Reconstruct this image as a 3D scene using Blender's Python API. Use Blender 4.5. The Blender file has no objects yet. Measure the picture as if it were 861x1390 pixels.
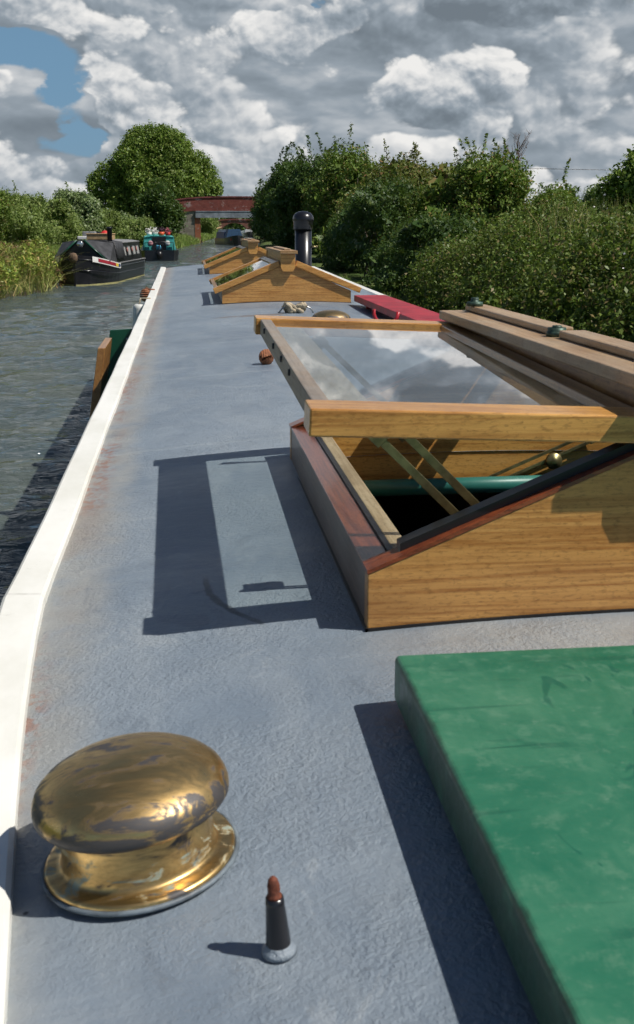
import bpy, math, random
import numpy as np
from mathutils import Vector, Matrix
random.seed(7); rng = np.random.default_rng(11)
R = math.radians
sc = bpy.context.scene
COL = sc.collection

# ---------------------------------------------------------------- helpers
FO = {}          # origin of each object, in the frame its children's vertices are given in

def tag(o, label=None, cat=None, group=None, kind=None):
    if label: o['label'] = label
    if cat: o['category'] = cat
    if group: o['group'] = group
    if kind: o['kind'] = kind
    return o

def empty(name, loc, rz=0.0, frame='world', parent=None):
    o = bpy.data.objects.new(name, None); COL.objects.link(o)
    o.empty_display_size = .2
    o.location = loc; o.rotation_euler = (0, 0, rz)
    FO[o.name] = Vector(loc) if frame == 'world' else Vector((0, 0, 0))
    return o

class MB:
    def __init__(s): s.v = []; s.f = []; s.m = []; s.sm = []; s.p = []
    def add(s, vs, fs, mi=0, smooth=False, M=None):
        b = len(s.v); fb = len(s.f)
        for p in vs:
            p = Vector(p)
            if M is not None: p = M @ p
            s.v.append(p)
        flip = M is not None and M.determinant() < 0
        for f in fs:
            if flip: f = list(f)[::-1]
            s.f.append([b + i for i in f]); s.m.append(mi); s.sm.append(smooth)
        s.p.append((b, len(s.v), fb, len(s.f)))
        return s
    def box(s, x0, x1, y0, y1, z0, z1, mi=0, M=None):
        vs = [(x0,y0,z0),(x1,y0,z0),(x1,y1,z0),(x0,y1,z0),(x0,y0,z1),(x1,y0,z1),(x1,y1,z1),(x0,y1,z1)]
        return s.add(vs, [(0,3,2,1),(4,5,6,7),(0,1,5,4),(1,2,6,5),(2,3,7,6),(3,0,4,7)], mi, False, M)
    def prism_xz(s, pts, y0, y1, mi=0, M=None):     # polygon in XZ (counter-clockwise seen from -Y), extruded along Y
        n = len(pts)
        vs = [(x, y0, z) for x, z in pts] + [(x, y1, z) for x, z in pts]
        fs = [list(range(n)), list(range(2*n-1, n-1, -1))]
        fs += [(i, i+n, (i+1) % n + n, (i+1) % n) for i in range(n)]
        return s.add(vs, fs, mi, False, M)
    def tube(s, pts, r, n=10, mi=0, cap=True, M=None):
        pts = [Vector(p) for p in pts]; rs = r if isinstance(r, (list, tuple)) else [r]*len(pts)
        vs = []; fs = []
        ref = Vector((0, 0, 1))
        for i, p in enumerate(pts):
            d = (pts[min(i+1, len(pts)-1)] - pts[max(i-1, 0)])
            d = d.normalized() if d.length > 1e-9 else Vector((0, 0, 1))
            a = d.cross(ref)
            if a.length < .05: a = d.cross(Vector((0, 1, 0)))
            a.normalize(); b = d.cross(a)
            for k in range(n):
                t = 2*math.pi*k/n
                vs.append(p + (a*math.cos(t) + b*math.sin(t))*rs[i])
        for i in range(len(pts)-1):
            for k in range(n):
                fs.append((i*n+k, i*n+(k+1) % n, (i+1)*n+(k+1) % n, (i+1)*n+k))
        if cap:
            fs.append(tuple(range(n))[::-1]); fs.append(tuple(range((len(pts)-1)*n, len(pts)*n)))
        return s.add(vs, fs, mi, True, M)
    def lathe(s, prof, n=48, mi=0, M=None, smooth=True):
        vs = []; fs = []
        for r, z in prof:
            for k in range(n):
                t = 2*math.pi*k/n; vs.append((r*math.cos(t), r*math.sin(t), z))
        for i in range(len(prof)-1):
            for k in range(n):
                fs.append((i*n+k, i*n+(k+1) % n, (i+1)*n+(k+1) % n, (i+1)*n+k))
        return s.add(vs, fs, mi, smooth, M)
    def build_each(s, name, mats, parent=None, **kw):
        out = []; done = 0
        for (v0, v1, f0, f1) in s.p:
            t = MB(); t.v = s.v[v0:v1]; t.f = [[i-v0 for i in f] for f in s.f[f0:f1]]; t.m = s.m[f0:f1]; t.sm = s.sm[f0:f1]
            mm = mats
            if isinstance(mats, (list, tuple)): mm = mats[t.m[0]]; t.m = [0]*len(t.m)
            out.append(t.build(name, mm, parent, **kw))
        return out
    def build(s, name, mats, parent=None, bevel=0, seg=2, origin=None, world_frame=True):
        me = bpy.data.meshes.new(name)
        xs = [p.x for p in s.v]; ys = [p.y for p in s.v]; zs = [p.z for p in s.v]
        o0 = Vector(((min(xs)+max(xs))/2, (min(ys)+max(ys))/2, min(zs))) if origin is None else Vector(origin)
        me.from_pydata([p - o0 for p in s.v], [], s.f)
        me.polygons.foreach_set('material_index', s.m)
        me.polygons.foreach_set('use_smooth', s.sm)
        for m in (mats if isinstance(mats, (list, tuple)) else [mats]): me.materials.append(m)
        me.validate(); me.update()
        o = bpy.data.objects.new(name, me); COL.objects.link(o)
        FO[o.name] = o0
        if parent is not None:
            o.parent = parent; o.location = o0 - FO[parent.name]
        else: o.location = o0
        if bevel:
            b = o.modifiers.new('bevel', 'BEVEL'); b.width = bevel; b.segments = seg; b.limit_method = 'ANGLE'; b.angle_limit = R(35)
            b.harden_normals = False
        return o

def np_mesh(name, V, F, mat, parent=None, origin=None, matidx=None, smooth=False):
    """V (n,3), F (m,k) arrays"""
    V = np.asarray(V, np.float32); F = np.asarray(F, np.int32)
    if origin is None: origin = (float(V[:,0].mean()), float(V[:,1].mean()), float(V[:,2].min()))
    V = V - np.array(origin, np.float32)
    me = bpy.data.meshes.new(name)
    k = F.shape[1]
    me.vertices.add(len(V)); me.vertices.foreach_set('co', V.ravel())
    me.loops.add(F.size); me.loops.foreach_set('vertex_index', F.ravel())
    me.polygons.add(len(F))
    me.polygons.foreach_set('loop_start', np.arange(0, F.size, k, dtype=np.int32))
    me.polygons.foreach_set('loop_total', np.full(len(F), k, np.int32))
    if matidx is not None: me.polygons.foreach_set('material_index', np.asarray(matidx, np.int32))
    for m in (mat if isinstance(mat, (list, tuple)) else [mat]): me.materials.append(m)
    me.update(calc_edges=True)
    if smooth: me.polygons.foreach_set('use_smooth', np.ones(len(F), bool))
    o = bpy.data.objects.new(name, me); COL.objects.link(o)
    FO[o.name] = Vector(origin)
    if parent is not None: o.parent = parent; o.location = Vector(origin) - FO[parent.name]
    else: o.location = origin
    return o

# ---------------------------------------------------------------- materials
class NT:
    def __init__(s, name):
        s.mat = bpy.data.materials.new(name); s.mat.use_nodes = True
        s.t = s.mat.node_tree; s.n = s.t.nodes; s.l = s.t.links
        s.n.clear(); s.out = s.n.new('ShaderNodeOutputMaterial')
    def node(s, typ, **kw):
        nd = s.n.new(typ)
        for k, v in kw.items(): setattr(nd, k, v)
        return nd
    def link(s, a, b): s.l.new(a, b)
    def setin(s, nd, i, v):
        if hasattr(v, 'links') or isinstance(v, bpy.types.NodeSocket): s.l.new(v, nd.inputs[i])
        else: nd.inputs[i].default_value = v
    def coord(s, kind='Object', scale=(1,1,1), rot=(0,0,0), loc=(0,0,0)):
        c = s.node('ShaderNodeTexCoord'); m = s.node('ShaderNodeMapping')
        m.inputs['Scale'].default_value = scale; m.inputs['Rotation'].default_value = rot; m.inputs['Location'].default_value = loc
        s.link(c.outputs[kind], m.inputs['Vector']); return m.outputs[0]
    def geo(s, scale=(1,1,1), loc=(0,0,0), rot=(0,0,0)):
        c = s.node('ShaderNodeNewGeometry'); m = s.node('ShaderNodeMapping')
        m.inputs['Scale'].default_value = scale; m.inputs['Location'].default_value = loc; m.inputs['Rotation'].default_value = rot
        s.link(c.outputs['Position'], m.inputs['Vector']); return m.outputs[0]
    def noise(s, vec, scale, detail=4, rough=.5, dist=0, out=0):
        n = s.node('ShaderNodeTexNoise'); s.link(vec, n.inputs['Vector'])
        n.inputs['Scale'].default_value = scale; n.inputs['Detail'].default_value = detail
        n.inputs['Roughness'].default_value = rough; n.inputs['Distortion'].default_value = dist
        return n.outputs[out]
    def voro(s, vec, scale, feature='F1', out=0):
        n = s.node('ShaderNodeTexVoronoi', feature=feature); s.link(vec, n.inputs['Vector'])
        n.inputs['Scale'].default_value = scale; return n.outputs[out]
    def math(s, op, a, b=0, c=None, clamp=False):
        n = s.node('ShaderNodeMath', operation=op, use_clamp=clamp); s.setin(n, 0, a); s.setin(n, 1, b)
        if c is not None: s.setin(n, 2, c)
        return n.outputs[0]
    def ss(s, v, a, b, lo=0, hi=1):      # smooth step
        n = s.node('ShaderNodeMapRange', interpolation_type='SMOOTHSTEP'); s.setin(n, 0, v)
        n.inputs[1].default_value = a; n.inputs[2].default_value = b; n.inputs[3].default_value = lo; n.inputs[4].default_value = hi
        return n.outputs[0]
    def mix(s, f, a, b, blend='MIX'):
        n = s.node('ShaderNodeMix', data_type='RGBA', blend_type=blend)
        s.setin(n, 0, f)
        for i, v in ((6, a), (7, b)):
            if isinstance(v, (tuple, list)): n.inputs[i].default_value = (*v[:3], 1)
            else: s.link(v, n.inputs[i])
        return n.outputs[2]
    def sep(s, vec):
        n = s.node('ShaderNodeSeparateXYZ'); s.link(vec, n.inputs[0]); return n.outputs
    def bump(s, h, strength=.3, dist=.01, normal=None):
        n = s.node('ShaderNodeBump'); s.link(h, n.inputs['Height']); n.inputs['Strength'].default_value = strength
        n.inputs['Distance'].default_value = dist
        if normal is not None: s.link(normal, n.inputs['Normal'])
        return n.outputs[0]
    def pbr(s, color, rough=.5, metal=0, normal=None, spec=.5, coat=0, coatr=.1, **kw):
        p = s.node('ShaderNodeBsdfPrincipled')
        if isinstance(color, (tuple, list)): p.inputs['Base Color'].default_value = (*color[:3], 1)
        else: s.link(color, p.inputs['Base Color'])
        s.setin(p, 'Roughness', rough); s.setin(p, 'Metallic', metal)
        p.inputs['Specular IOR Level'].default_value = spec
        p.inputs['Coat Weight'].default_value = coat; p.inputs['Coat Roughness'].default_value = coatr
        if normal is not None: s.link(normal, p.inputs['Normal'])
        s.link(p.outputs[0], s.out.inputs[0]); s.p = p
        return s.mat

def plain(name, col, rough=.5, metal=0, var=.25, scale=8, bump=.15, bscale=60, bdist=.001, spec=.5, coat=0):
    m = NT(name); v = m.coord()
    n = m.noise(v, scale, 5, .6)
    c = m.mix(m.ss(n, .3, .7), tuple(x*(1-var) for x in col), tuple(min(1, x*(1+var)) for x in col))
    b = m.noise(v, bscale, 3, .6)
    return m.pbr(c, rough, metal, m.bump(b, bump, bdist), spec, coat)

def wood(name, light, dark, axis='X', rough=.35, coat=.25, fine=1.0, band=1.0, weather=0.0, wcol=(.3,.27,.22)):
    m = NT(name)
    st = {'X': (1.0, 24, 24), 'Y': (24, 1.0, 24), 'Z': (24, 24, 1.0)}[axis]
    oi = m.node('ShaderNodeObjectInfo').outputs['Random']
    def wv(sc3):
        g_ = m.geo(sc3); ad = m.node('ShaderNodeVectorMath', operation='ADD'); m.link(g_, ad.inputs[0])
        cb = m.node('ShaderNodeCombineXYZ'); 
        for i_ in range(3): m.link(m.math('MULTIPLY', oi, 37.0+9*i_), cb.inputs[i_])
        m.link(cb.outputs[0], ad.inputs[1]); return ad.outputs[0]
    big = m.noise(wv(st), 1.0*band, 3, .5, .5)
    finen = m.noise(wv(tuple(a*(5 if a > 2 else 4) for a in st)), 1.7*fine, 5, .7, .2)
    pores = m.noise(wv(tuple(a*(8 if a > 2 else 60) for a in st)), 1.25, 3, .6)
    ringv = m.math('MULTIPLY_ADD', m.math('SINE', m.math('MULTIPLY', big, 46)), .5, .5)
    t = m.math('ADD', m.math('MULTIPLY', ringv, .22), m.math('MULTIPLY', finen, .95))
    c = m.mix(m.ss(t, .38, .90), light, dark)
    c = m.mix(m.math('MULTIPLY', oi, .28), c, tuple(x*.75 for x in dark))
    c = m.mix(m.math('MULTIPLY', m.ss(pores, .50, .68), .42), c, tuple(x*.42 for x in dark))
    slow = m.noise(wv(tuple(a*(.35 if a > 2 else 1.6) for a in st)), 1.2, 4, .6)
    c = m.mix(m.math('MULTIPLY', m.ss(slow, .48, .70), .45), c, tuple(x*.66 for x in dark))
    sun_ = m.noise(wv((1, 1, 1)), 9, 5, .65)
    c = m.mix(m.math('MULTIPLY', m.ss(sun_, .52, .75), .30), c, tuple(min(1, x*1.25) for x in light))
    dots = m.noise(wv((.6, 1, 1) if axis == 'X' else (1, .6, 1)), 260, 3, .6)
    c = m.mix(m.math('MULTIPLY', m.ss(dots, .60, .68), .3), c, tuple(x*.3 for x in dark))
    if weather > 0:
        w = m.noise(m.geo((1, 1, 1), (3.1, 0, 0)), 7, 6, .7)
        c = m.mix(m.math('MULTIPLY', m.ss(w, .62-.5*weather, .75), weather), c, wcol)
        spk = m.noise(m.geo((1,1,1)), 160, 3, .6)
        c = m.mix(m.math('MULTIPLY', m.ss(spk, .62, .7), .5), c, tuple(x*.4 for x in wcol))
    nrm = m.bump(m.math('ADD', pores, m.math('MULTIPLY', finen, .8)), .25, .0012)
    return m.pbr(c, rough, 0, nrm, .5, coat, .15)

M = {}
# grey anti-slip roof paint
def roof_mat():
    m = NT('grey_roof_paint'); P = m.geo(); xyz = m.sep(P)
    base = m.noise(P, 1.6, 6, .62, .4)
    mid = m.noise(m.geo((1, .35, 1)), 7, 6, .65, .6)
    c = m.mix(m.ss(base, .32, .7), (.150, .190, .238), (.222, .264, .308))
    c = m.mix(m.math('MULTIPLY', m.ss(mid, .42, .72), .55), c, (.27, .305, .335))
    # transverse scuffed streaks
    st = m.noise(m.geo((.9, 5, 1)), 2.1, 5, .6, .3)
    c = m.mix(m.math('MULTIPLY', m.ss(st, .58, .74), .35), c, (.34, .37, .39))
    dk = m.noise(m.geo((1.2, 4, 1), (4, 2, 0)), 2.7, 6, .7, 1.0)
    c = m.mix(m.math('MULTIPLY', m.ss(dk, .6, .72), .28), c, (.09, .12, .155))
    # dusty brown strip between slide hatch and skylight
    dust = m.noise(P, 5, 5, .7)
    yb = m.math('MULTIPLY', m.ss(xyz[1], 1.12, 1.2), m.ss(xyz[1], 1.42, 1.28))
    xb = m.ss(xyz[0], .12, .4)
    c = m.mix(m.math('MULTIPLY', m.math('MULTIPLY', yb, xb), m.ss(dust, .3, .65, .25, .75)), c, (.33, .325, .30))
    # pale grime beside the handrail, wavy edge
    wav = m.noise(m.geo((1, 1, 1)), 4.5, 4, .6)
    edge = m.math('ADD', xyz[0], m.math('MULTIPLY', m.math('SUBTRACT', wav, .5), .09))
    gr = m.ss(edge, -.10, -.165)
    gr2 = m.math('MULTIPLY', gr, m.ss(m.noise(P, 11, 5, .7), .3, .6, .35, .85))
    c = m.mix(gr2, c, (.30, .30, .285))
    # rust freckles close to the rail
    ru = m.noise(m.geo((1.2, .8, 1)), 44, 6, .7)
    ru2 = m.noise(m.geo((1, .5, 1)), 3.3, 3, .5)
    rm = m.math('MULTIPLY', m.ss(ru, .46, .58), m.ss(ru2, .42, .54))
    rb = m.math('MULTIPLY', m.ss(xyz[0], -.165, -.20), rm)
    c = m.mix(m.math('MULTIPLY', rb, .6), c, (.26, .075, .02))
    sm = m.math('MULTIPLY', m.ss(xyz[0], -.14, -.2), m.ss(m.noise(m.geo((1, .6, 1)), 6, 4, .6), .42, .65))
    c = m.mix(m.math('MULTIPLY', sm, .3), c, (.24, .15, .085))
    # dark specks
    vs = m.voro(P, 17); spk = m.ss(vs, .055, .03)
    pick = m.ss(m.noise(P, 9, 2, .5), .52, .6)
    c = m.mix(m.math('MULTIPLY', spk, pick), c, (.02, .02, .02))
    # long curved scuff in the lid's shadow
    def arc(cx, cy, r, w, x0, x1):
        dx = m.math('SUBTRACT', xyz[0], cx); dy = m.math('SUBTRACT', xyz[1], cy)
        d = m.math('SQRT', m.math('ADD', m.math('MULTIPLY', dx, dx), m.math('MULTIPLY', dy, dy)))
        wob = m.math('MULTIPLY', m.math('SUBTRACT', m.noise(P, 30, 4, .7), .5), .012)
        a = m.ss(m.math('ABSOLUTE', m.math('SUBTRACT', m.math('ADD', d, wob), r)), w, w*.3)
        return m.math('MULTIPLY', a, m.math('MULTIPLY', m.ss(xyz[0], x0, x0+.006), m.math('MULTIPLY', m.ss(xyz[0], x1, x1-.01), m.math('MULTIPLY', m.ss(dy, .03, -.02), m.ss(m.noise(P, 14, 3, .6), .3, .6, .35, 1)))))
    c = m.mix(m.math('MULTIPLY', arc(0.3646, 1.6457, 0.3476, .008, .010, .098), .75), c, (.03, .035, .04))
    ly = m.math('ADD', xyz[1], m.math('MULTIPLY', m.math('SUBTRACT', m.noise(P, 6, 3, .6), .5), .25))
    stk = m.math('MULTIPLY', m.ss(m.math('ABSOLUTE', m.math('SUBTRACT', ly, 6.18)), .06, .01), m.math('MULTIPLY', m.ss(xyz[0], .12, .22), m.ss(xyz[0], .56, .50)))
    c = m.mix(m.math('MULTIPLY', stk, .7), c, (.17, .13, .10))
    gouge = m.noise(m.geo((1, 1, 1)), 34, 8, .75, .8)
    c = m.mix(m.math('MULTIPLY', m.ss(gouge, .63, .69), .45), c, (.07, .09, .11))
    # bumps
    o1 = m.noise(P, 175, 3, .6, .2); o2 = m.noise(m.geo((1, .8, 1), (0, 0, 0), (0, 0, .5)), 88, 5, .65, .2); o3 = m.noise(m.geo((.8, 1.5, 1)), 3.4, 3, .5)
    fade = m.ss(m.noise(P, 3.2, 4, .6), .35, .6, .3, 1.1)
    wy = m.math('ADD', xyz[1], m.math('MULTIPLY', m.math('SUBTRACT', m.noise(P, 3, 2, .5), .5), .035))
    fr_ = m.math('ABSOLUTE', m.math('SUBTRACT', m.math('FRACT', m.math('MULTIPLY', m.math('ADD', wy, .42), .8)), .5))
    weld = m.math('MULTIPLY', m.ss(fr_, .014, .002), m.ss(xyz[1], 2.3, 2.9))
    c = m.mix(m.math('MULTIPLY', weld, .30), c, (.33, .36, .38))
    foot = m.noise(m.geo((1.5, .8, 1), (0, 0, 0), (0, 0, .35)), 6.5, 7, .72, 1.4)
    c = m.mix(m.math('MULTIPLY', m.ss(foot, .57, .66), .28), c, (.105, .125, .15))
    c = m.mix(m.math('MULTIPLY', m.ss(foot, .40, .33), .30), c, (.36, .385, .40))
    h = m.math('ADD', m.math('MULTIPLY', m.math('ADD', m.math('MULTIPLY', o1, .9), o2), fade), m.math('MULTIPLY', m.math('SUBTRACT', gouge, .5), .5))
    n1 = m.bump(h, 1.0, .0031)
    n2 = m.bump(m.math('ADD', o3, m.math('MULTIPLY', weld, .12)), .5, .03, n1)
    rr = m.ss(base, .3, .7, .34, .5)
    return m.pbr(c, rr, 0, n2, .5)
M['roof'] = roof_mat()

def white_mat():
    m = NT('white_rail_paint'); P = m.geo()
    c = m.mix(m.ss(m.noise(m.geo((1, .5, 1)), 6, 6, .65), .35, .75), (.84, .83, .78), (.70, .69, .62))
    g = m.ss(m.noise(P, 45, 5, .7), .66, .72)
    c = m.mix(m.math('MULTIPLY', g, .5), c, (.42, .40, .34))
    line = m.ss(m.math('ABSOLUTE', m.math('SUBTRACT', m.sep(P)[1], 1.635)), .006, .001)
    c = m.mix(m.math('MULTIPLY', line, m.ss(m.noise(P, 60, 3, .6), .3, .6, .1, .6)), c, (.45, .43, .38))
    return m.pbr(c, .38, 0, m.bump(m.noise(P, 70, 4, .6), .25, .001), .5)
M['white'] = white_mat()

def green_mat():
    m = NT('faded_green_paint'); P = m.geo()
    a = m.noise(m.geo((1, 1.6, 1)), 4.5, 7, .68, .9); b = m.noise(m.geo((2.2, .7, 1), rot=(0, 0, .6)), 9, 6, .7, .5)
    c = m.mix(m.ss(a, .3, .7), (.015, .125, .068), (.042, .175, .098))
    c = m.mix(m.math('MULTIPLY', m.ss(b, .45, .72), .35), c, (.095, .23, .14))
    fine_ = m.noise(m.geo((1, 1, 1)), 38, 6, .75)
    c = m.mix(m.math('MULTIPLY', m.ss(fine_, .5, .66), .30), c, (.14, .26, .17))
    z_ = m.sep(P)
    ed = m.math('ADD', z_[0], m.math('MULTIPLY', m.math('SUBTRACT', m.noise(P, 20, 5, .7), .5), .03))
    c = m.mix(m.math('MULTIPLY', m.ss(ed, .2225, .215), .75), c, (.020, .048, .030))  # deep shade of the hatch's left side face, put into its paint colour
    for k, (rot, sc_) in enumerate(((.5, (3, 40, 1)), (-.9, (2.5, 34, 1)), (1.8, (4, 46, 1)))):
        s = m.noise(m.geo(sc_, (k*3, 1, 0), (0, 0, rot)), 1.3, 3, .5, .4)
        q = m.noise(P, 5+k, 2, .5)
        c = m.mix(m.math('MULTIPLY', m.math('MULTIPLY', m.ss(s, .63, .69), m.ss(q, .47, .56)), .5), c, (.008, .08, .048))
    d = m.noise(m.geo((2.2, 1, 1), (1.7, 0, 0), (0, 0, -.5)), 11, 3, .5, 1.2)
    c = m.mix(m.math('MULTIPLY', m.ss(d, .66, .70), .8), c, (.01, .10, .06))
    g = m.ss(m.noise(P, 90, 4, .7), .62, .7)
    c = m.mix(m.math('MULTIPLY', g, .2), c, (.2, .3, .22))
    return m.pbr(c, m.ss(fine_, .3, .7, .30, .50), 0, m.bump(m.math('ADD', m.noise(P, 14, 3, .5), m.math('MULTIPLY', m.noise(P, 120, 3, .6), .3)), .22, .002), .5)
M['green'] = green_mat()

def brass_mat():
    m = NT('tarnished_brass'); V = m.coord('Object'); z = m.sep(V)
    smr = m.noise(m.coord('Object', (7, 30, 34), (0, .25, .45)), 1.25, 6, .65, 1.1)
    big = m.noise(m.coord('Object', (1, 2.2, 3.0), (0, .2, .4), (.37, 0, 0)), 11, 5, .6, 1.0)
    tarn = m.math('ADD', m.math('ADD', m.math('MULTIPLY', smr, .62), m.math('MULTIPLY', big, .42)), m.math('ADD', m.ss(z[2], .035, .05, -.05, 0), m.math('MULTIPLY', m.math('MULTIPLY', m.ss(z[2], .085, .066), m.ss(z[1], .02, -.05)), m.ss(z[2], .045, .052, 0, .085))))
    c = m.mix(m.ss(smr, .3, .7), (.74, .50, .205), (.42, .275, .11))
    tm = m.math('ADD', m.math('MULTIPLY', m.ss(tarn, .530, .600), .85), m.math('MULTIPLY', m.ss(tarn, .47, .60), .25))
    c = m.mix(m.math('MULTIPLY', tm, .93), c, (.085, .080, .080))
    sc_r = m.noise(m.coord('Object', (30, 400, 400), (0, .1, .4)), 1.5, 4, .7)
    c = m.mix(m.math('MULTIPLY', m.ss(sc_r, .5, .72), .35), c, (.20, .13, .06))
    verd = m.math('MULTIPLY', m.ss(m.noise(m.coord('Object', (1, 1, 2.5)), 30, 5, .7, .8), .55, .66), m.ss(z[2], .05, .02))
    c = m.mix(m.math('MULTIPLY', verd, .75), c, (.22, .33, .31))
    met = m.math('SUBTRACT', .97, m.math('MULTIPLY', m.math('MAXIMUM', m.math('MULTIPLY', tm, .45), verd), .9))
    rg = m.math('ADD', m.ss(smr, .3, .75, .27, .48), m.math('MULTIPLY', m.math('MAXIMUM', m.math('MULTIPLY', tm, .4), verd), .35))
    nb = m.bump(m.math('ADD', m.noise(m.coord('Object', (10, 60, 60)), 3, 4, .6), m.noise(V, 60, 3, .6)), .12, .0009)
    m.pbr(c, rg, met, nb, .5)
    m.p.inputs['Specular IOR Level'].default_value = .6
    return m.mat
M['brass'] = brass_mat()

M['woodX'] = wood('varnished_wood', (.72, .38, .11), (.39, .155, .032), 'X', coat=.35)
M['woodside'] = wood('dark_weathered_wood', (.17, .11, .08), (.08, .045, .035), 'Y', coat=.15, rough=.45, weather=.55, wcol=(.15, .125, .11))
M['woodX2'] = wood('golden_varnished_wood', (.70, .37, .10), (.42, .17, .035), 'X', coat=.35, band=.7)
M['woodY'] = wood('varnished_wood_rail', (.52, .27, .085), (.26, .105, .03), 'Y', coat=.3)
M['woodcap'] = wood('weathered_pale_wood', (.50, .335, .185), (.30, .175, .085), 'Y', coat=.1, rough=.5, weather=.55, wcol=(.36, .30, .22))
M['woodcapX'] = wood('weathered_wood_end', (.55, .34, .16), (.32, .17, .06), 'X', coat=.15, rough=.45, weather=.3, wcol=(.36, .28, .18))
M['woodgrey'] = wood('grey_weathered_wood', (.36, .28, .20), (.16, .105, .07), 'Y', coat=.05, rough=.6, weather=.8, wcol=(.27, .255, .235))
M['woodred'] = wood('red_brown_varnish', (.28, .075, .03), (.10, .022, .012), 'Y', coat=.6, rough=.3)
M['woodredX'] = wood('red_brown_varnish_edge', (.34, .09, .03), (.13, .03, .014), 'X', coat=.6, rough=.3)
M['woodpale'] = wood('pale_inner_wood', (.52, .40, .25), (.33, .225, .12), 'Y', coat=.1, rough=.5)
M['black'] = plain('black_rubber', (.014, .013, .014), .35, var=.3)
M['blackp'] = plain('black_paint', (.012, .012, .015), .28, var=.3, scale=3, coat=.2)
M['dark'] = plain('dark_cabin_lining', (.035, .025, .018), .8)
M['oldbrass'] = plain('dull_brass', (.30, .245, .12), .38, .85, var=.35, scale=30)
M['teal'] = plain('teal_painted_rail', (.03, .17, .14), .4, var=.15)
M['dkgreen'] = plain('dark_green_paint', (.008, .065, .035), .32, var=.25, scale=5, coat=.2)
M['knob'] = plain('dark_green_bronze', (.04, .075, .055), .5, .35, var=.5, scale=60)
M['red'] = plain('red_plank_paint', (.33, .022, .032), .5, var=.28, scale=9, bscale=90, bump=.3)
M['hookred'] = plain('red_bracket_paint', (.42, .02, .03), .35, var=.2)
M['steel'] = plain('dull_steel', (.4, .4, .4), .35, .9, var=.2)
M['rust'] = plain('rusty_steel', (.13, .035, .016), .75, .1, var=.5, scale=200, bump=.5, bscale=300)
M['rope'] = plain('weathered_rope', (.40, .33, .23), .85, var=.45, scale=60, bump=.8, bscale=240, bdist=.003)
M['rope2'] = plain('dark_rope_fender', (.12, .075, .045), .9, var=.4, scale=20)
M['fend'] = plain('off_white_fender', (.62, .62, .58), .5, var=.1)
M['rustrope'] = plain('brown_rope_fender', (.26, .10, .045), .85, var=.5, scale=40, bump=.8, bscale=150, bdist=.004)

def glass_mat(name='window_glass', tint=(.93, .96, .95), dirt=.05):
    m = NT(name); P = m.geo()
    fr = m.node('ShaderNodeFresnel'); fr.inputs[0].default_value = 1.6
    nb = m.bump(m.noise(P, 3.0, 2, .5), .06, .004); m.link(nb, fr.inputs['Normal'])
    tr = m.node('ShaderNodeBsdfTransparent'); tr.inputs[0].default_value = (*tint, 1)
    gl = m.node('ShaderNodeBsdfGlossy'); gl.inputs[0].default_value = (.97, .98, 1, 1); gl.inputs['Roughness'].default_value = .012; m.link(nb, gl.inputs['Normal'])
    df = m.node('ShaderNodeBsdfDiffuse'); df.inputs[0].default_value = (.45, .44, .42, 1)
    a = m.node('ShaderNodeMixShader'); b = m.node('ShaderNodeMixShader')
    gq = m.node('ShaderNodeNewGeometry'); m.link(m.math('MULTIPLY', m.math('MINIMUM', m.math('MULTIPLY', fr.outputs[0], 1.4), .84), m.math('SUBTRACT', 1, gq.outputs['Backfacing'])), a.inputs[0]); m.link(tr.outputs[0], a.inputs[1]); m.link(gl.outputs[0], a.inputs[2])
    d = m.math('MULTIPLY', m.ss(m.noise(P, 9, 6, .7), .35, .8), dirt)
    m.link(d, b.inputs[0]); m.link(a.outputs[0], b.inputs[1]); m.link(df.outputs[0], b.inputs[2])
    m.link(b.outputs[0], m.out.inputs[0]); return m.mat
M['glass'] = glass_mat()
M['darkglass'] = plain('dark_window_glass', (.02, .025, .03), .08, var=.1, spec=.8)

def water_mat():
    m = NT('canal_water'); 
    a = m.noise(m.geo((1.0, 2.2, 1)), 3.1, 4, .55, .5)
    b = m.noise(m.geo((1.0, 2.0, 1), (5, 3, 0), (0, 0, .15)), 8.5, 4, .6, .7)
    c3 = m.noise(m.geo((.45, .9, 1), (1, 7, 0), (0, 0, -.2)), .9, 3, .5, .3)
    col = m.mix(m.ss(c3, .35, .65), (.058, .080, .084), (.084, .098, .080))
    nb = m.bump(m.math('ADD', a, m.math('MULTIPLY', b, .5)), 1.0, .07)
    m.pbr(col, .05, 0, nb, .5); m.p.inputs['IOR'].default_value = 1.40
    return m.mat
M['water'] = water_mat()

def leaf_mat(name, cols, trans=.3, rough=.5, scale=.8):
    m = NT(name); g = m.node('ShaderNodeNewGeometry')
    r = g.outputs['Random Per Island']
    c = m.mix(r, cols[0], cols[1])
    c = m.mix(m.ss(m.math('FRACT', m.math('MULTIPLY', r, 17.3)), .80, .92), c, cols[2])
    n = m.noise(m.geo(), scale, 4, .6)
    c = m.mix(m.math('MULTIPLY', m.ss(n, .4, .7), .45), c, cols[3] if len(cols) > 3 else cols[0])
    p = m.node('ShaderNodeBsdfPrincipled'); m.link(c, p.inputs['Base Color']); p.inputs['Roughness'].default_value = rough
    p.inputs['Specular IOR Level'].default_value = .35
    t = m.node('ShaderNodeBsdfTranslucent'); m.link(m.mix(.5, c, (.12, .19, .02)), t.inputs[0])
    x = m.node('ShaderNodeMixShader'); x.inputs[0].default_value = trans
    m.link(p.outputs[0], x.inputs[1]); m.link(t.outputs[0], x.inputs[2]); m.link(x.outputs[0], m.out.inputs[0])
    return m.mat
M['l_bramble'] = leaf_mat('bramble_leaves', [(0.054, 0.104, 0.014), (0.169, 0.237, 0.034), (0.267, 0.198, 0.079), (0.089, 0.114, 0.022)])
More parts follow.
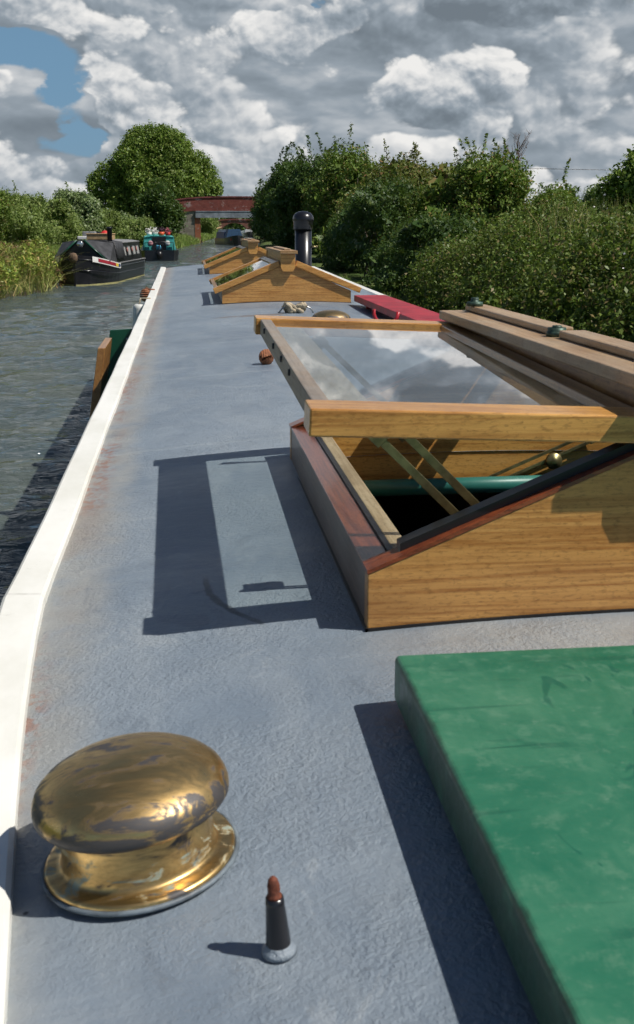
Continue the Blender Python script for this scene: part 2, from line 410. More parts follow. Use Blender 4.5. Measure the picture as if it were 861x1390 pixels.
M['l_haw'] = leaf_mat('hawthorn_leaves', [(0.072, 0.138, 0.018), (0.192, 0.276, 0.041), (0.288, 0.216, 0.066), (0.102, 0.132, 0.030)])
M['l_hawb'] = leaf_mat('dry_hawthorn_leaves', [(.10, .14, .025), (.19, .22, .045), (.29, .17, .07), (.16, .15, .045)])
M['l_dark'] = leaf_mat('dark_leaves', [(.035, .08, .016), (.08, .14, .028), (.11, .14, .03), (.045, .075, .018)])
M['l_willow'] = leaf_mat('willow_leaves', [(0.154, 0.231, 0.055), (0.286, 0.363, 0.099), (0.330, 0.363, 0.143), (0.165, 0.220, 0.050)])
M['l_chest'] = leaf_mat('tree_leaves', [(0.101, 0.179, 0.025), (0.213, 0.302, 0.047), (0.325, 0.370, 0.090), (0.112, 0.168, 0.034)], scale=.25)
M['l_pale'] = leaf_mat('pale_shrub_leaves', [(.16, .23, .075), (.28, .36, .15), (.45, .50, .32), (.15, .22, .06)])
M['reed'] = leaf_mat('reed_blades', [(0.176, 0.253, 0.050), (0.396, 0.396, 0.121), (0.660, 0.495, 0.231), (0.253, 0.187, 0.077)], trans=.2, scale=.5)
M['grassb'] = leaf_mat('grass_blades', [(.14, .24, .035), (.24, .33, .07), (.36, .33, .13), (.18, .24, .05)], trans=.25, scale=.3)
M['weed'] = leaf_mat('weed_leaves', [(0.120, 0.228, 0.024), (0.360, 0.432, 0.072), (0.576, 0.396, 0.144), (0.312, 0.240, 0.072)], trans=.25, scale=1.6)
M['flower'] = plain('white_blossom', (.75, .72, .68), .6, var=.1)
M['flowerp'] = plain('pink_seed_heads', (.32, .17, .14), .8, var=.2)
M['bark'] = plain('bark', (.10, .08, .055), .9, var=.4, scale=12, bump=.6, bscale=40, bdist=.02)
M['soil'] = plain('bank_soil', (.055, .045, .028), .95, var=.4, scale=3, bump=.6, bscale=9, bdist=.05)

def ground_mat():
    m = NT('grassland'); P = m.geo()
    c = m.mix(m.ss(m.noise(P, .35, 6, .65), .35, .7), (.055, .095, .02), (.13, .15, .045))
    c = m.mix(m.math('MULTIPLY', m.ss(m.noise(P, 3, 5, .7), .5, .7), .5), c, (.10, .085, .04))
    z = m.sep(P)[2]
    c = m.mix(m.ss(z, .22, .02), c, (.045, .038, .022))
    return m.pbr(c, .95, 0, m.bump(m.noise(P, 6, 5, .7), .7, .08), .2)
M['ground'] = ground_mat()

def brick_mat(name, c1, c2, mortar, scale=5, blot=(.45, .4, .38), axis='XZ'):
    m = NT(name)
    v = m.geo((1, 1, 1), rot=(R(90), 0, 0)) if axis == 'XZ' else m.geo()
    b = m.node('ShaderNodeTexBrick'); m.link(v, b.inputs['Vector'])
    b.inputs['Color1'].default_value = (*c1, 1); b.inputs['Color2'].default_value = (*c2, 1); b.inputs['Mortar'].default_value = (*mortar, 1)
    b.inputs['Scale'].default_value = scale; b.inputs['Mortar Size'].default_value = .015; b.inputs['Brick Width'].default_value = 1.1; b.inputs['Row Height'].default_value = .37
    n = m.noise(m.geo((1, 1, 1.6)), .9, 6, .7, .5)
    c = m.mix(m.math('MULTIPLY', m.ss(n, .56, .62), .6), b.outputs[0], blot)
    n2 = m.noise(m.geo((1, 1, 1)), 1.7, 5, .7)
    c = m.mix(m.math('MULTIPLY', m.ss(n2, .4, .7), .5), c, tuple(x*.4 for x in c1))
    return m.pbr(c, .9, 0, m.bump(b.outputs['Fac'], .4, .01), .3)
M['brickred'] = brick_mat('red_painted_brick', (.24, .068, .05), (.18, .045, .038), (.15, .08, .065))
M['brick'] = brick_mat('orange_brick', (.36, .12, .055), (.28, .085, .04), (.25, .18, .13))
M['brickold'] = brick_mat('old_brick', (.24, .10, .07), (.18, .075, .05), (.18, .13, .10))
M['stone'] = brick_mat('weathered_stone', (.26, .23, .18), (.19, .165, .13), (.16, .14, .11), 2.2, (.38, .35, .3))
M['girder'] = plain('grey_girder_paint', (.20, .22, .24), .6, var=.35, scale=1.2)

# ---------------------------------------------------------------- world, sun, camera
SUN = Vector((.68, -.32, 1.0)).normalized()
CLOUD_LOC = (4.32, 1.18, .86)
def make_world():
    w = bpy.data.worlds.new('World'); sc.world = w; w.use_nodes = True
    t = w.node_tree; t.nodes.clear()
    m = NT.__new__(NT); m.t = t; m.n = t.nodes; m.l = t.links
    out = t.nodes.new('ShaderNodeOutputWorld')
    sky = t.nodes.new('ShaderNodeTexSky'); sky.sky_type = 'NISHITA'; sky.sun_disc = False
    sky.sun_elevation = math.asin(SUN.z); sky.sun_rotation = math.atan2(SUN.x, SUN.y)
    sky.altitude = 80; sky.air_density = 1.0; sky.dust_density = .6; sky.ozone_density = 2.0
    tc = t.nodes.new('ShaderNodeTexCoord'); D = tc.outputs['Generated']
    xyz = m.sep(D)
    def vec(scale, loc):
        mp = t.nodes.new('ShaderNodeMapping'); mp.inputs['Scale'].default_value = scale; mp.inputs['Location'].default_value = loc
        m.link(D, mp.inputs['Vector']); return mp.outputs[0]
    # a gentle warp of the lookup so that nothing stays round or straight
    wn = t.nodes.new('ShaderNodeTexNoise'); m.link(vec((1, 1, 1.6), (1, 2, 3)), wn.inputs['Vector']); wn.inputs['Scale'].default_value = 12; wn.inputs['Detail'].default_value = 2.5; wn.inputs['Roughness'].default_value = .5
    L0 = CLOUD_LOC
    def wvec(scale, loc, amt):
        a = t.nodes.new('ShaderNodeVectorMath'); a.operation = 'MULTIPLY_ADD'
        m.link(wn.outputs['Color'], a.inputs[0]); a.inputs[1].default_value = (amt, amt, amt); m.link(vec(scale, loc), a.inputs[2]); return a.outputs[0]
    def puff(o, sc_, det, key):
        v = wvec((1, 1, 1.35), tuple(a+b+key for a, b in zip(L0, o)), .022)
        vo = t.nodes.new('ShaderNodeTexVoronoi'); vo.feature = 'F1'; m.link(v, vo.inputs['Vector']); vo.inputs['Scale'].default_value = sc_
        vo.inputs['Detail'].default_value = det; vo.inputs['Roughness'].default_value = .52; vo.inputs['Lacunarity'].default_value = 2.15; vo.normalize = True
        return m.math('SUBTRACT', 1, vo.outputs['Distance'])
    def blob(az, el, ra, re):
        d = Vector((math.sin(az)*math.cos(el), math.cos(az)*math.cos(el), math.sin(el)))
        u = Vector((math.cos(az), -math.sin(az), 0))
        dp = t.nodes.new('ShaderNodeVectorMath'); dp.operation = 'DOT_PRODUCT'; m.link(D, dp.inputs[0]); dp.inputs[1].default_value = u
        a = m.math('DIVIDE', dp.outputs['Value'], ra); b = m.math('DIVIDE', m.math('SUBTRACT', xyz[2], d.z), re)
        rr = m.math('SQRT', m.math('ADD', m.math('MULTIPLY', a, a), m.math('MULTIPLY', b, b)))
        fr = t.nodes.new('ShaderNodeVectorMath'); fr.operation = 'DOT_PRODUCT'; m.link(D, fr.inputs[0]); fr.inputs[1].default_value = d
        return m.math('MULTIPLY', m.ss(rr, 1.25, .0), m.ss(fr.outputs['Value'], 0, .2))
    hole = m.math('ADD', blob(R(-8.4), R(8.4), .074, .021), m.math('MULTIPLY', blob(R(-5.9), R(6.4), .038, .032), 1.0))
    hole = m.math('MINIMUM', m.math('ADD', hole, m.math('MULTIPLY', blob(R(-4.9), R(4.3), .045, .022), .8)), 1.0)
    hole = m.math('ADD', hole, m.math('MULTIPLY', blob(R(7.1), R(10.3), .02, .010), .8))
    deck = blob(R(15.5), R(10.0), .24, .020)
    over = m.ss(xyz[2], .24, .42)
    sub = m.math('ADD', m.math('MULTIPLY', hole, .30), m.math('MULTIPLY', over, .32))
    def clamp_ramp(l, pts):
        r = t.nodes.new('ShaderNodeValToRGB'); m.link(l, r.inputs[0]); e = r.color_ramp.elements
        e[0].position = pts[0][0]; e[0].color = (*pts[0][1], 1); e[1].position = pts[-1][0]; e[1].color = (*pts[-1][1], 1)
        for p, c in pts[1:-1]: x = e.new(p); x.color = (*c, 1)
        return r.outputs[0]
    PAL = [(0, (.165, .20, .235)), (.25, (.215, .258, .30)), (.45, (.295, .345, .395)), (.62, (.46, .495, .53)), (.78, (.68, .69, .695)), (1, (.86, .85, .83))]
    # back layer: broad even cloud
    sub = m.math('MULTIPLY', sub, m.math('ADD', m.math('MULTIPLY', m.ss(xyz[2], .24, .42), .8), m.ss(m.noise(wvec((1, 1, 1.7), (4, 4, 1), .02), 17, 5, .5), .32, .62, .25, 1.45)))
    n0 = m.noise(wvec((1, 1, 2.4), tuple(a+3 for a in L0), .03), 6.5, 7, .52)
    coverA = m.ss(m.math('SUBTRACT', n0, m.math('MULTIPLY', sub, 1.15)), .27, .37)
    n0b = m.noise(wvec((1, 1, 2.4), tuple(a+b for a, b in zip(tuple(a+3 for a in L0), (.004, 0, .03))), .03), 6.5, 4, .52)
    lumA = m.math('ADD', m.math('ADD', .40, m.math('MULTIPLY', m.math('SUBTRACT', n0, n0b), 2.4)), m.math('MULTIPLY', m.math('SUBTRACT', n0, .5), -.4))
    # front layers: heaped cloud with crisp sunlit crests and flat grey undersides
    def layer(key, sc_, thr, osz, relk, basel, gain):
        S = (1.0, 1.0, 1.9)
        l0 = m.noise(wvec(S, tuple(a+key for a in L0), .03), sc_, 2.5, .5)
        l1 = m.noise(wvec(S, tuple(a+b+key for a, b in zip(L0, (.010, -.003, osz*5))), .03), sc_, 1.5, .5)
        p0 = puff((0, 0, 0), sc_*2.6, 3.5, key); p1 = puff((osz*.45, -osz*.1, osz), sc_*2.6, 3.5, key)
        d = m.math('ADD', l0, m.math('MULTIPLY', m.math('SUBTRACT', p0, .62), .40))
        d = m.math('SUBTRACT', m.math('ADD', d, m.math('MULTIPLY', deck, .12)), sub)
        cov = m.ss(d, thr-.005, thr+.04)
        up = m.math('SUBTRACT', l0, l1)                    # > 0 near the top of a heap
        lum = m.math('ADD', basel, m.math('MULTIPLY', up, 2.3))
        lum = m.math('ADD', lum, m.math('MULTIPLY', m.math('SUBTRACT', p0, p1), relk))
        lum = m.math('ADD', lum, m.math('MULTIPLY', m.ss(d, thr+.16, thr), gain))
        lum = m.math('ADD', lum, m.math('MULTIPLY', m.math('SUBTRACT', p0, .62), .5))
        return cov, m.math('SUBTRACT', lum, m.math('MULTIPLY', deck, .20))
    hz = m.math('MULTIPLY', m.ss(xyz[2], .10, -.01), .55)
    def dull(l):
        mixl = t.nodes.new('ShaderNodeMix'); m.link(hz, mixl.inputs[0]); m.link(l, mixl.inputs[2]); mixl.inputs[3].default_value = .42; return mixl.outputs[0]
    cB, lB = layer(.9, 5.6, .50, .0085, 2.2, .375, .17)
    cC, lC = layer(6.4, 8.5, .535, .0065, 2.2, .41, .20)
    col = m.mix(cB, clamp_ramp(dull(lumA), PAL), clamp_ramp(dull(lB), PAL))
    col = m.mix(cC, col, clamp_ramp(dull(lC), PAL))
    cover = m.math('MULTIPLY', m.math('MAXIMUM', coverA, m.math('MAXIMUM', cB, cC)), m.ss(xyz[1], -.35, .15))
    skc = m.mix(m.ss(xyz[2], .38, .12, 0, .75), sky.outputs[0], (2.6, 5.2, 8.0))
    bg1 = t.nodes.new('ShaderNodeBackground'); bg1.inputs[1].default_value = .06; m.link(skc, bg1.inputs[0])
    bg2 = t.nodes.new('ShaderNodeBackground'); bg2.inputs[1].default_value = 1.0; m.link(col, bg2.inputs[0])
    mx = t.nodes.new('ShaderNodeMixShader')
    m.link(cover, mx.inputs[0]); m.link(bg1.outputs[0], mx.inputs[1]); m.link(bg2.outputs[0], mx.inputs[2])
    m.link(mx.outputs[0], out.inputs[0])
    w.cycles.sampling_method = 'MANUAL'; w.cycles.sample_map_resolution = 512
make_world()
sd = bpy.data.lights.new('sun', 'SUN'); sd.energy = 5.0; sd.angle = R(.53); sd.color = (1.0, .955, .88)
so = bpy.data.objects.new('sun', sd); COL.objects.link(so); so.location = (20, -10, 30)
so.rotation_euler = SUN.to_track_quat('Z', 'Y').to_euler()

EYE = 1.77
pitch = math.atan(342/1500); yaw = math.atan(179.5/math.hypot(1500, 342))
cd = bpy.data.cameras.new('camera'); cam = bpy.data.objects.new('camera', cd); COL.objects.link(cam); sc.camera = cam
cam.location = (0, 0, EYE); cam.rotation_euler = (R(90)-pitch, 0, -yaw)
cd.sensor_fit = 'VERTICAL'; cd.sensor_height = 24; cd.lens = 1500/1390*24; cd.shift_y = -45/1390
cd.clip_start = .05; cd.clip_end = 6000
cd.dof.use_dof = True; cd.dof.focus_distance = 4.5; cd.dof.aperture_fstop = (cd.lens/1000)/.0019
sc.view_settings.view_transform = 'Standard'; sc.view_settings.look = 'None'
sc.view_settings.exposure = 0; sc.view_settings.gamma = 1; sc.view_settings.use_curve_mapping = False
sc.cycles.use_denoising = True
sc.cycles.use_adaptive_sampling = True; sc.cycles.adaptive_threshold = .03; sc.cycles.adaptive_min_samples = 16
sc.cycles.max_bounces = 6; sc.cycles.diffuse_bounces = 3; sc.cycles.transparent_max_bounces = 12; sc.cycles.sample_clamp_indirect = 4
sc.cycles.caustics_reflective = False; sc.cycles.caustics_refractive = False

# ---------------------------------------------------------------- our narrowboat
XC = .645
def rise(y):
    t = max(0, y-1.5); return .0045*(y-1.5)+.00035*t*t
def rz(x, y): return 1.265+rise(y)-.06*((x-XC)/.9)**2
def shift(y):          # the cabin draws in towards the stern
    t = max(0.0, 1.62-y); return .092*t**1.3
BX0, BX1 = .225, 1.055
YB0, YB1 = .30, 13.05
boat = empty('narrowboat', (XC, 6.0, 0))
tag(boat, 'narrowboat in the foreground with a long grey cambered roof, white handrails and golden wooden skylights', 'narrowboat')

boxes = [(1.357, 2.465, 0.0, True), (7.15, 8.36, .040, False), (10.85, 12.15, .062, False)]
holes = [(BX0+.06, BX1-.06, a+.06, b-.042) for a, b, _, _ in boxes]
def grid_lines(a, b, step, extra):
    n = max(1, round((b-a)/step)); L = [a+(b-a)*i/n for i in range(n+1)]
    L = [x for x in L if all(abs(x-e) > step*.35 for e in extra)] + list(extra)
    return sorted(set([a, b] + L))
def build_roof():
    xs = grid_lines(-.262, 1.462, .075, [holes[0][0], holes[0][1]])
    ys = grid_lines(YB0, YB1, .12, sorted(sum([[h[2], h[3]] for h in holes], [])))
    V = []; F = []
    for y in ys:
        for x in xs:
            w = max(0, min(1, (.35-x)/.6)); w2 = max(0, min(1, (x-.90)/.6))
            X = x + shift(y)*w - shift(y)*w2
            dent = .0022*math.sin(y*5.1+1.3*math.sin(x*3))*math.sin(x*4+y) if y > 2.7 else 0
            V.append((X, y, rz(x, y)+dent))
    nx = len(xs)
    for j in range(len(ys)-1):
        for i in range(nx-1):
            cx = (xs[i]+xs[i+1])/2; cy = (ys[j]+ys[j+1])/2
            if any(h[0] < cx < h[1] and h[2] < cy < h[3] for h in holes): continue
            F.append((j*nx+i, j*nx+i+1, (j+1)*nx+i+1, (j+1)*nx+i))
    mb = MB(); mb.add(V, F, 0, True)
    return mb.build('cabin_roof', M['roof'], boat)
build_roof()

def rail(side):
    mb = MB(); ys = list(np.arange(YB0, 13.0, .12))+[12.98]
    prof = [(-.225, -.006), (-.2265, .014), (-.231, .0195), (-.279, .0215), (-.284, .018), (-.286, .010), (-.286, -.05), (-.262, -.05)]
    V = []
    for y in ys:
        w = 0.0008*math.sin(y*3.7)+.0006*math.sin(y*9.1+1)
        step = .002 if y < 1.635 else 0
        for x, z in prof:
            X = x + shift(y)+w - (step if x < -.25 else -step*.3); Z = rz(-.25, y)+z+(step*.4 if z > .01 else 0)
            V.append((X if side < 0 else 1.20-X, y, Z))
    n = len(prof); F = []
    for j in range(len(ys)-1):
        for i in range(n-1):
            q = (j*n+i, j*n+i+1, (j+1)*n+i+1, (j+1)*n+i)
            F.append(q if side > 0 else q[::-1])
    F.append(tuple(range(n))); F.append(tuple(range((len(ys)-1)*n, len(ys)*n))[::-1])
    mb.add(V, F); mb.f = mb.f; return mb.build('handrail', M['white'], boat, bevel=0)
r1 = rail(-1); r2 = rail(1)
tag(r1, 'sunlit white handrail along the water side with rust beside it')

def cabin_and_hull():
    mb = MB(); ys = list(np.arange(YB0, 13.05, .4))+[13.05]
    V = []
    for y in ys:
        s = shift(y)
        for x, z in ((-.266, rz(-.25, y)-.006), (-.355, .72), (-.38, .70)):
            V.append((x+s, y, z))
        for x, z in ((-.38, .70), (-.355, .72), (-.266, rz(-.25, y)-.006)):
            V.append((1.20-x-s, y, z))
    F = []
    for j in range(len(ys)-1):
        for i in (0, 1, 3, 4):
            F.append((j*6+i, (j+1)*6+i, (j+1)*6+i+1, j*6+i+1))
    n = len(ys)-1
    F.append((0, 1, 2, 3, 4, 5)); F.append((n*6+5, n*6+4, n*6+3, n*6+2, n*6+1, n*6))
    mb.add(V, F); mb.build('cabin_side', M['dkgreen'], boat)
    # hull
    mb = MB(); st = []
    for y, hw, zt in ((-1.6, .30, .78), (-1.35, .72, .76), (-.9, .98, .74), (0, 1.04, .72), (12.2, 1.04, .74), (13.6, .98, .80), (14.8, .72, .90), (15.8, .32, 1.0), (16.2, .04, 1.06)):
        st.append([(XC-hw, y, zt), (XC-hw*.97, y, .2), (XC-hw*.9, y, -.4), (XC+hw*.9, y, -.4), (XC+hw*.97, y, .2), (XC+hw, y, zt), (XC+hw-.07*min(1, hw*3), y, zt), (XC+hw-.07*min(1, hw*3), y, zt-.04), (XC-hw+.07*min(1, hw*3), y, zt-.04), (XC-hw+.07*min(1, hw*3), y, zt)])
    V = [p for s_ in st for p in s_]; F = []
    for j in range(len(st)-1):
        for i in range(10):
            F.append((j*10+i, j*10+(i+1) % 10, (j+1)*10+(i+1) % 10, (j+1)*10+i))
    F.append(tuple(range(10))); F.append(tuple(range((len(st)-1)*10, len(st)*10))[::-1])
    mb.add(V, F); mb.build('hull', M['blackp'], boat, bevel=.006)
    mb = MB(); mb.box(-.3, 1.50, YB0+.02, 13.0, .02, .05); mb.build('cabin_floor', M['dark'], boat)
cabin_and_hull()

def slide_hatch():
    mb = MB(); mb.box(.216, 1.078, .28, 1.122, 1.259, 1.313)
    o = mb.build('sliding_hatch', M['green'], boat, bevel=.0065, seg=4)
    mb = MB(); mb.box(.235, .262, .28, 1.10, 1.236, 1.2585); mb.box(1.03, 1.057, .28, 1.10, 1.236, 1.2585)
    mb.build_each('hatch_runner', M['dkgreen'], o)
slide_hatch()

def mushroom(x, y, s, name='mushroom_vent', label=None):
    z0 = rz(x, y)-.001; slope = -.12*(x-XC)/.81
    Mx = Matrix.Translation((x, y, z0)) @ Matrix.Rotation(-math.atan(slope), 4, 'Y') @ Matrix.Scale(s, 4)
    def build(prof, nm, mat, parent):
        mb = MB(); mb.lathe(prof, 64)
        me = mb.build(nm, mat, None, origin=(0, 0, 0)); me.parent = parent
        me.matrix_parent_inverse = Matrix.Identity(4)
        L = Mx if parent is boat else Matrix.Identity(4)
        if parent is boat: me.matrix_local = Matrix.Translation(-FO[boat.name]) @ L
        return me
    base = [(0, .003), (.084, 0), (.0845, .004), (.083, .0065), (.0805, .0072), (.0745, .0078), (.0705, .0085), (.0685, .0105), (.0672, .015), (.0668, .022), (.0665, .045), (.066, .060), (.0, .058)]
    o = build(base, name, M['brass'], boat); 
    if label: o['label'] = label
    cap = [(0, .056), (.058, .055), (.074, .0535), (.0825, .0545), (.0857, .0585), (.0860, .063), (.085, .068), (.082, .0745), (.0755, .081), (.065, .0875), (.051, .0935), (.034, .098), (.016, .100), (0, .1005)]
    c = build(cap, 'vent_cap', M['brass'], o)
    return o
mushroom(-.053, .895, 1.0, label='scuffed brass mushroom vent beside the white handrail')
mushroom(.667, 5.15, 1.07, label='polished brass mushroom vent on the roof crown, just beyond the open skylight')
# sealant ring round the near vent
mb = MB(); mb.tube([(-.053+.0855*math.cos(t), .895+.0855*math.sin(t), rz(-.053+.0855*math.cos(t), .884)+.0005) for t in np.linspace(0, 2*math.pi, 49)], .0024, 6, cap=False)
mb.build('sealant', plain('grey_sealant', (.12, .145, .165), .5, var=.5, scale=40), boat)
# roof pin
mb = MB()
mb.lathe([(0, 0), (.0115, 0), (.011, .002), (.0095, .004), (.0092, .012), (.0072, .040), (.0068, .045), (0, .045)], 24, 0, Matrix.Translation((.057, .737, rz(.057, .737)-.001)) @ Matrix.Rotation(-.07, 4, 'Y'))
pin = mb.build('pin', M['blackp'], boat); pin['label'] = 'short black upright pin with a rusty tip'
mb = MB(); mb.lathe([(0, .0448), (.0058, .0445), (.0056, .047), (.0046, .048), (.0048, .055), (.0036, .060), (.0018, .062), (0, .0622)], 20, 0, Matrix.Translation((.057, .737, rz(.057, .737)-.001)) @ Matrix.Rotation(-.07, 4, 'Y'))
mb.build('rusty_tip', M['rust'], pin)
mb = MB(); mb.lathe([(0, -.002), (.0135, -.002), (.0130, .0008), (.0115, .0022), (.0102, .0038), (.0096, .0055), (0, .0055)], 28, 0, Matrix.Translation((.057, .737, rz(.057, .737)-.0005)) @ Matrix.Rotation(-.07, 4, 'Y'))
mb.build('painted_collar', M['roof'], pin)

# --- skylight boxes (pigeon boxes)
SL = .415
def lid_mat(hx, hz, ang, side):
    """local (a outward from the hinge, Y, c normal) -> world"""
    e = Vector((side*math.cos(ang), 0, -math.sin(ang))); n = Vector((side*math.sin(ang), 0, math.cos(ang)))
    return Matrix(((e.x, 0, n.x, hx), (e.y, 1, n.y, 0), (e.z, 0, n.z, hz), (0, 0, 0, 1)))
def lid(box, y0, y1, zo, side, ang, strip, hz=1.487, hx=None, L=.452, tilt=0, T=.036):
    hx = XC+side*.047 if hx is None else hx
    Mx = lid_mat(hx, hz+zo, ang, side)
    if tilt: Mx = Matrix.Translation((0, y0, hz)) @ Matrix.Rotation(tilt, 4, 'X') @ Matrix.Translation((0, -y0, -hz)) @ Mx
    f = MB()
    f.box(.0, L, y0-.016, y0+.050, 0, T, 0, Mx); f.box(0, L, y1-.050, y1+.016, 0, T, 0, Mx)
    fr = f.build_each('lid_frame', M['woodX2'], box, bevel=.0025)
    g = MB(); g.box(L-.034, L-.010, y0+.050, y1-.050, .001, T-.002, 0, Mx); g.box(.003, .042, y0+.050, y1-.050, .001, T-.002, 1, Mx)
    g.build_each('lid_rail', [M['woodgrey'] if strip else M['woodY'], M['woodY']], box, bevel=.0025)
    mb = MB(); mb.box(.036, L-.030, y0+.044, y1-.044, .023, .027, 0, Mx); mb.build('lid_glass', M['glass'], box)
    if strip:
        mb = MB(); mb.box(L-.098, L-.034, y0+.050, y1-.050, .014, .020, 0, Mx); mb.build('lid_ledge', M['woodpale'], box)
        mb = MB()
        for yy in (y0+.012, y0+.30, y0+.45, y0+.62, y1-.25):
            Mb = Mx @ Matrix.Translation((L-.0095, yy+.06, .024)) @ Matrix.Rotation(R(90), 4, 'Y')
            mb.lathe([(0, .003), (.005, .003), (.0062, 0), (.0062, -.003)], 12, 0, Mb)
        mb.build_each('screw', M['black'], box)
    return fr
def pigeon_box(y0, y1, zo, open_left, label):
    mb = MB()
    def gable_pts(inset=0):
        base = [(BX0+(BX1-BX0)*i/12, rz(BX0+(BX1-BX0)*i/12, y0)-.004) for i in range(13)]
        return base + [(BX1, 1.329+zo), (XC, 1.329+zo+SL*(XC-BX0)), (BX0, 1.329+zo)]
    mb.prism_xz(gable_pts(), y0, y0+.026, 0); mb.prism_xz(gable_pts(), y1-.026, y1, 0)
    zb = rz(BX0, y0)-.006
    for s in (-1, 1):
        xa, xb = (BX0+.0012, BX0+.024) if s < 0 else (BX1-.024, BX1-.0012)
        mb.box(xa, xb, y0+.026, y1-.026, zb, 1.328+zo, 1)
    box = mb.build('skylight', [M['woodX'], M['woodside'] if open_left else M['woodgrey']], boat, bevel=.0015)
    box['label'] = label
    # dark joint line at foot
    mb = MB(); mb.prism_xz([(BX0-.003+(BX1-BX0+.006)*i/12, rz(BX0+(BX1-BX0)*i/12, y0)-.002) for i in range(13)] + [(BX1+.003-(BX1-BX0+.006)*i/12, rz(BX1-(BX1-BX0)*i/12, y0)+.004) for i in range(13)], y0-.003, y0-.0005, 0)
    mb.box(BX0-.003, BX0+.001, y0-.003, y1, rz(BX0, y0)-.003, rz(BX0, y0)+.004)
    mb.build('bedding_seal', M['black'], box)
    # ridge, cap, pendant blocks
    mb = MB(); mb.box(XC-.042, XC+.042, y0+.02, y1-.02, 1.492+zo, 1.5625+zo, 0)
    mb.build('ridge_beam', M['woodY'], box, bevel=.002)
    mb = MB()
    for ya, yb in ((y0-.030, y0-.001), (y1+.001, y1+.030)):
        w = .0465
        mb.prism_xz([(XC-w+.014, 1.452+zo), (XC+w-.014, 1.452+zo), (XC+w, 1.478+zo), (XC+w, 1.5625+zo), (XC-w, 1.5625+zo), (XC-w, 1.478+zo)], ya, yb)
    mb.build_each('ridge_block', M['woodX2'], box, bevel=.002)
    mb = MB(); c0, c1 = y0-.052, y1+.045
    if open_left:
        mb.box(XC-.070, XC+.058, c0, c1, 1.5632, 1.5835, 0); mb.build('ridge_board', M['woodcap'], box, bevel=.003)
        mb = MB(); mb.box(XC-.012, XC+.036, 1.905, c1-.012, 1.5840, 1.597, 0); mb.box(XC-.012, XC+.036, c0, 1.845, 1.5840, 1.597, 0)
        mb.build_each('ridge_batten', M['woodcap'], box, bevel=.003)
        for yy in (c1-.07, 1.875):
            mb = MB(); mb.lathe([(0, 0), (.0185, 0), (.0185, .006), (.017, .009), (.009, .0105), (.009, .016), (.008, .0185), (0, .019)], 24, 0, Matrix.Translation((XC-.005, yy, 1.5975 if yy > 2 else 1.584)))
            if yy < 2: mb.lathe([(0, 0), (.016, 0), (.016, .015), (0, .015)], 24, 0, Matrix.Translation((XC-.005, yy, 1.584)))
            mb.build('bolt_head', M['knob'], box)
    else:
        mb.box(XC-.052, XC+.060, c0, c1, 1.5632+zo, 1.5835+zo, 0); mb.build('ridge_board', M['woodcapX'], box, bevel=.003)
        mb = MB(); mb.box(XC-.012, XC+.028, y0+.10, y1-.2, 1.5840+zo, 1.594+zo, 0); mb.build('ridge_batten', M['woodcap'], box, bevel=.003)
    a = math.atan(SL)
    if open_left:
        # rims and seals round the opening
        mb = MB(); mb.box(BX0, BX0+.040, y0+.027, y1-.027, 1.3285, 1.3335, 0); mb.build('rim', M['woodred'], box, bevel=.001)
        mb = MB()
        for ya, yb in ((y0-.001, y0+.040), (y1-.040, y1+.001)):
            mb.prism_xz([(BX0-.001, 1.3292), (XC-.05, 1.3292+SL*(XC-.05-BX0)), (XC-.05, 1.3345+SL*(XC-.05-BX0)), (BX0-.001, 1.3345)], ya, yb)
        mb.build_each('rim', M['woodredX'], box)
        mb = MB(); mb.box(BX0+.0405, BX0+.049, y0+.045, y1-.045, 1.318, 1.3375, 0)
        for ya, yb in ((y0+.016, y0+.040), (y1-.040, y1-.016)):
            mb.prism_xz([(BX0+.045, 1.335+SL*.045), (XC-.05, 1.335+SL*(XC-.05-BX0)), (XC-.05, 1.347+SL*(XC-.05-BX0)), (BX0+.045, 1.346+SL*.045)], ya, yb)
        mb.build_each('seal', M['black'], box)
        mb = MB(); mb.box(BX0+.0495, BX0+.074, y0+.080, y1-.041, 1.20, 1.3365, 0); mb.build('inner_lining', M['woodpale'], box, bevel=.002)
        mb = MB(); mb.prism_xz([(BX0+.05, 1.205), (BX1-.05, 1.205), (BX1-.05, 1.345), (XC, 1.345+SL*(XC-BX0-.05)), (BX0+.05, 1.345)], y1-.0395, y1-.0265)
        mb.prism_xz([(BX0+.05, 1.25), (BX1-.05, 1.25), (BX1-.05, 1.335), (XC, 1.335+SL*(XC-BX0-.05)), (BX0+.05, 1.335)], y0+.0265, y0+.0395)
        mb.build_each('gable_lining', M['woodX2'], box)
        # teal rail across the far side of the opening
        mb = MB(); mb.tube([(BX0+.075, 2.34, 1.208), (BX1-.06, 2.34, 1.21)], .0185, 20); mb.build('curtain_rail', M['teal'], box)
        # pale screw on the near corner
        mb = MB(); mb.lathe([(0, .004), (.004, .003), (.005, 0)], 12, 0, Matrix.Translation((BX0+.045, y0+.052, 1.339))); mb.build('screw', M['fend'], box)
        # stays: slotted brass bars
        def stay(p0, p1, nm='lid_stay', w=.021):
            p0 = Vector(p0); p1 = Vector(p1); d = (p1-p0); Ld = d.length; d.normalize(); n = Vector((-d.z, 0, d.x))
            Mx = Matrix(((d.x, 0, n.x, p0.x), (d.y, 1, n.y, p0.y), (d.z, 0, n.z, p0.z), (0, 0, 0, 1)))
            b = MB(); b.box(.02, Ld, -.002, .002, w*.42, w, 0, Mx); b.box(.02, Ld, -.002, .002, -w, -w*.42, 0, Mx)
            b.box(-.01, .022, -.0035, .0035, -w*1.2, w*1.2, 0, Mx); b.box(Ld, Ld+.015, -.0015, .0015, -w, w, 0, Mx)
            return b.build(nm, M['oldbrass'], box, bevel=.0008)
        stay((.262, 1.49, 1.503), (.430, 1.50, 1.335))
        stay((.270, 2.375, 1.525), (.47, 2.365, 1.33))
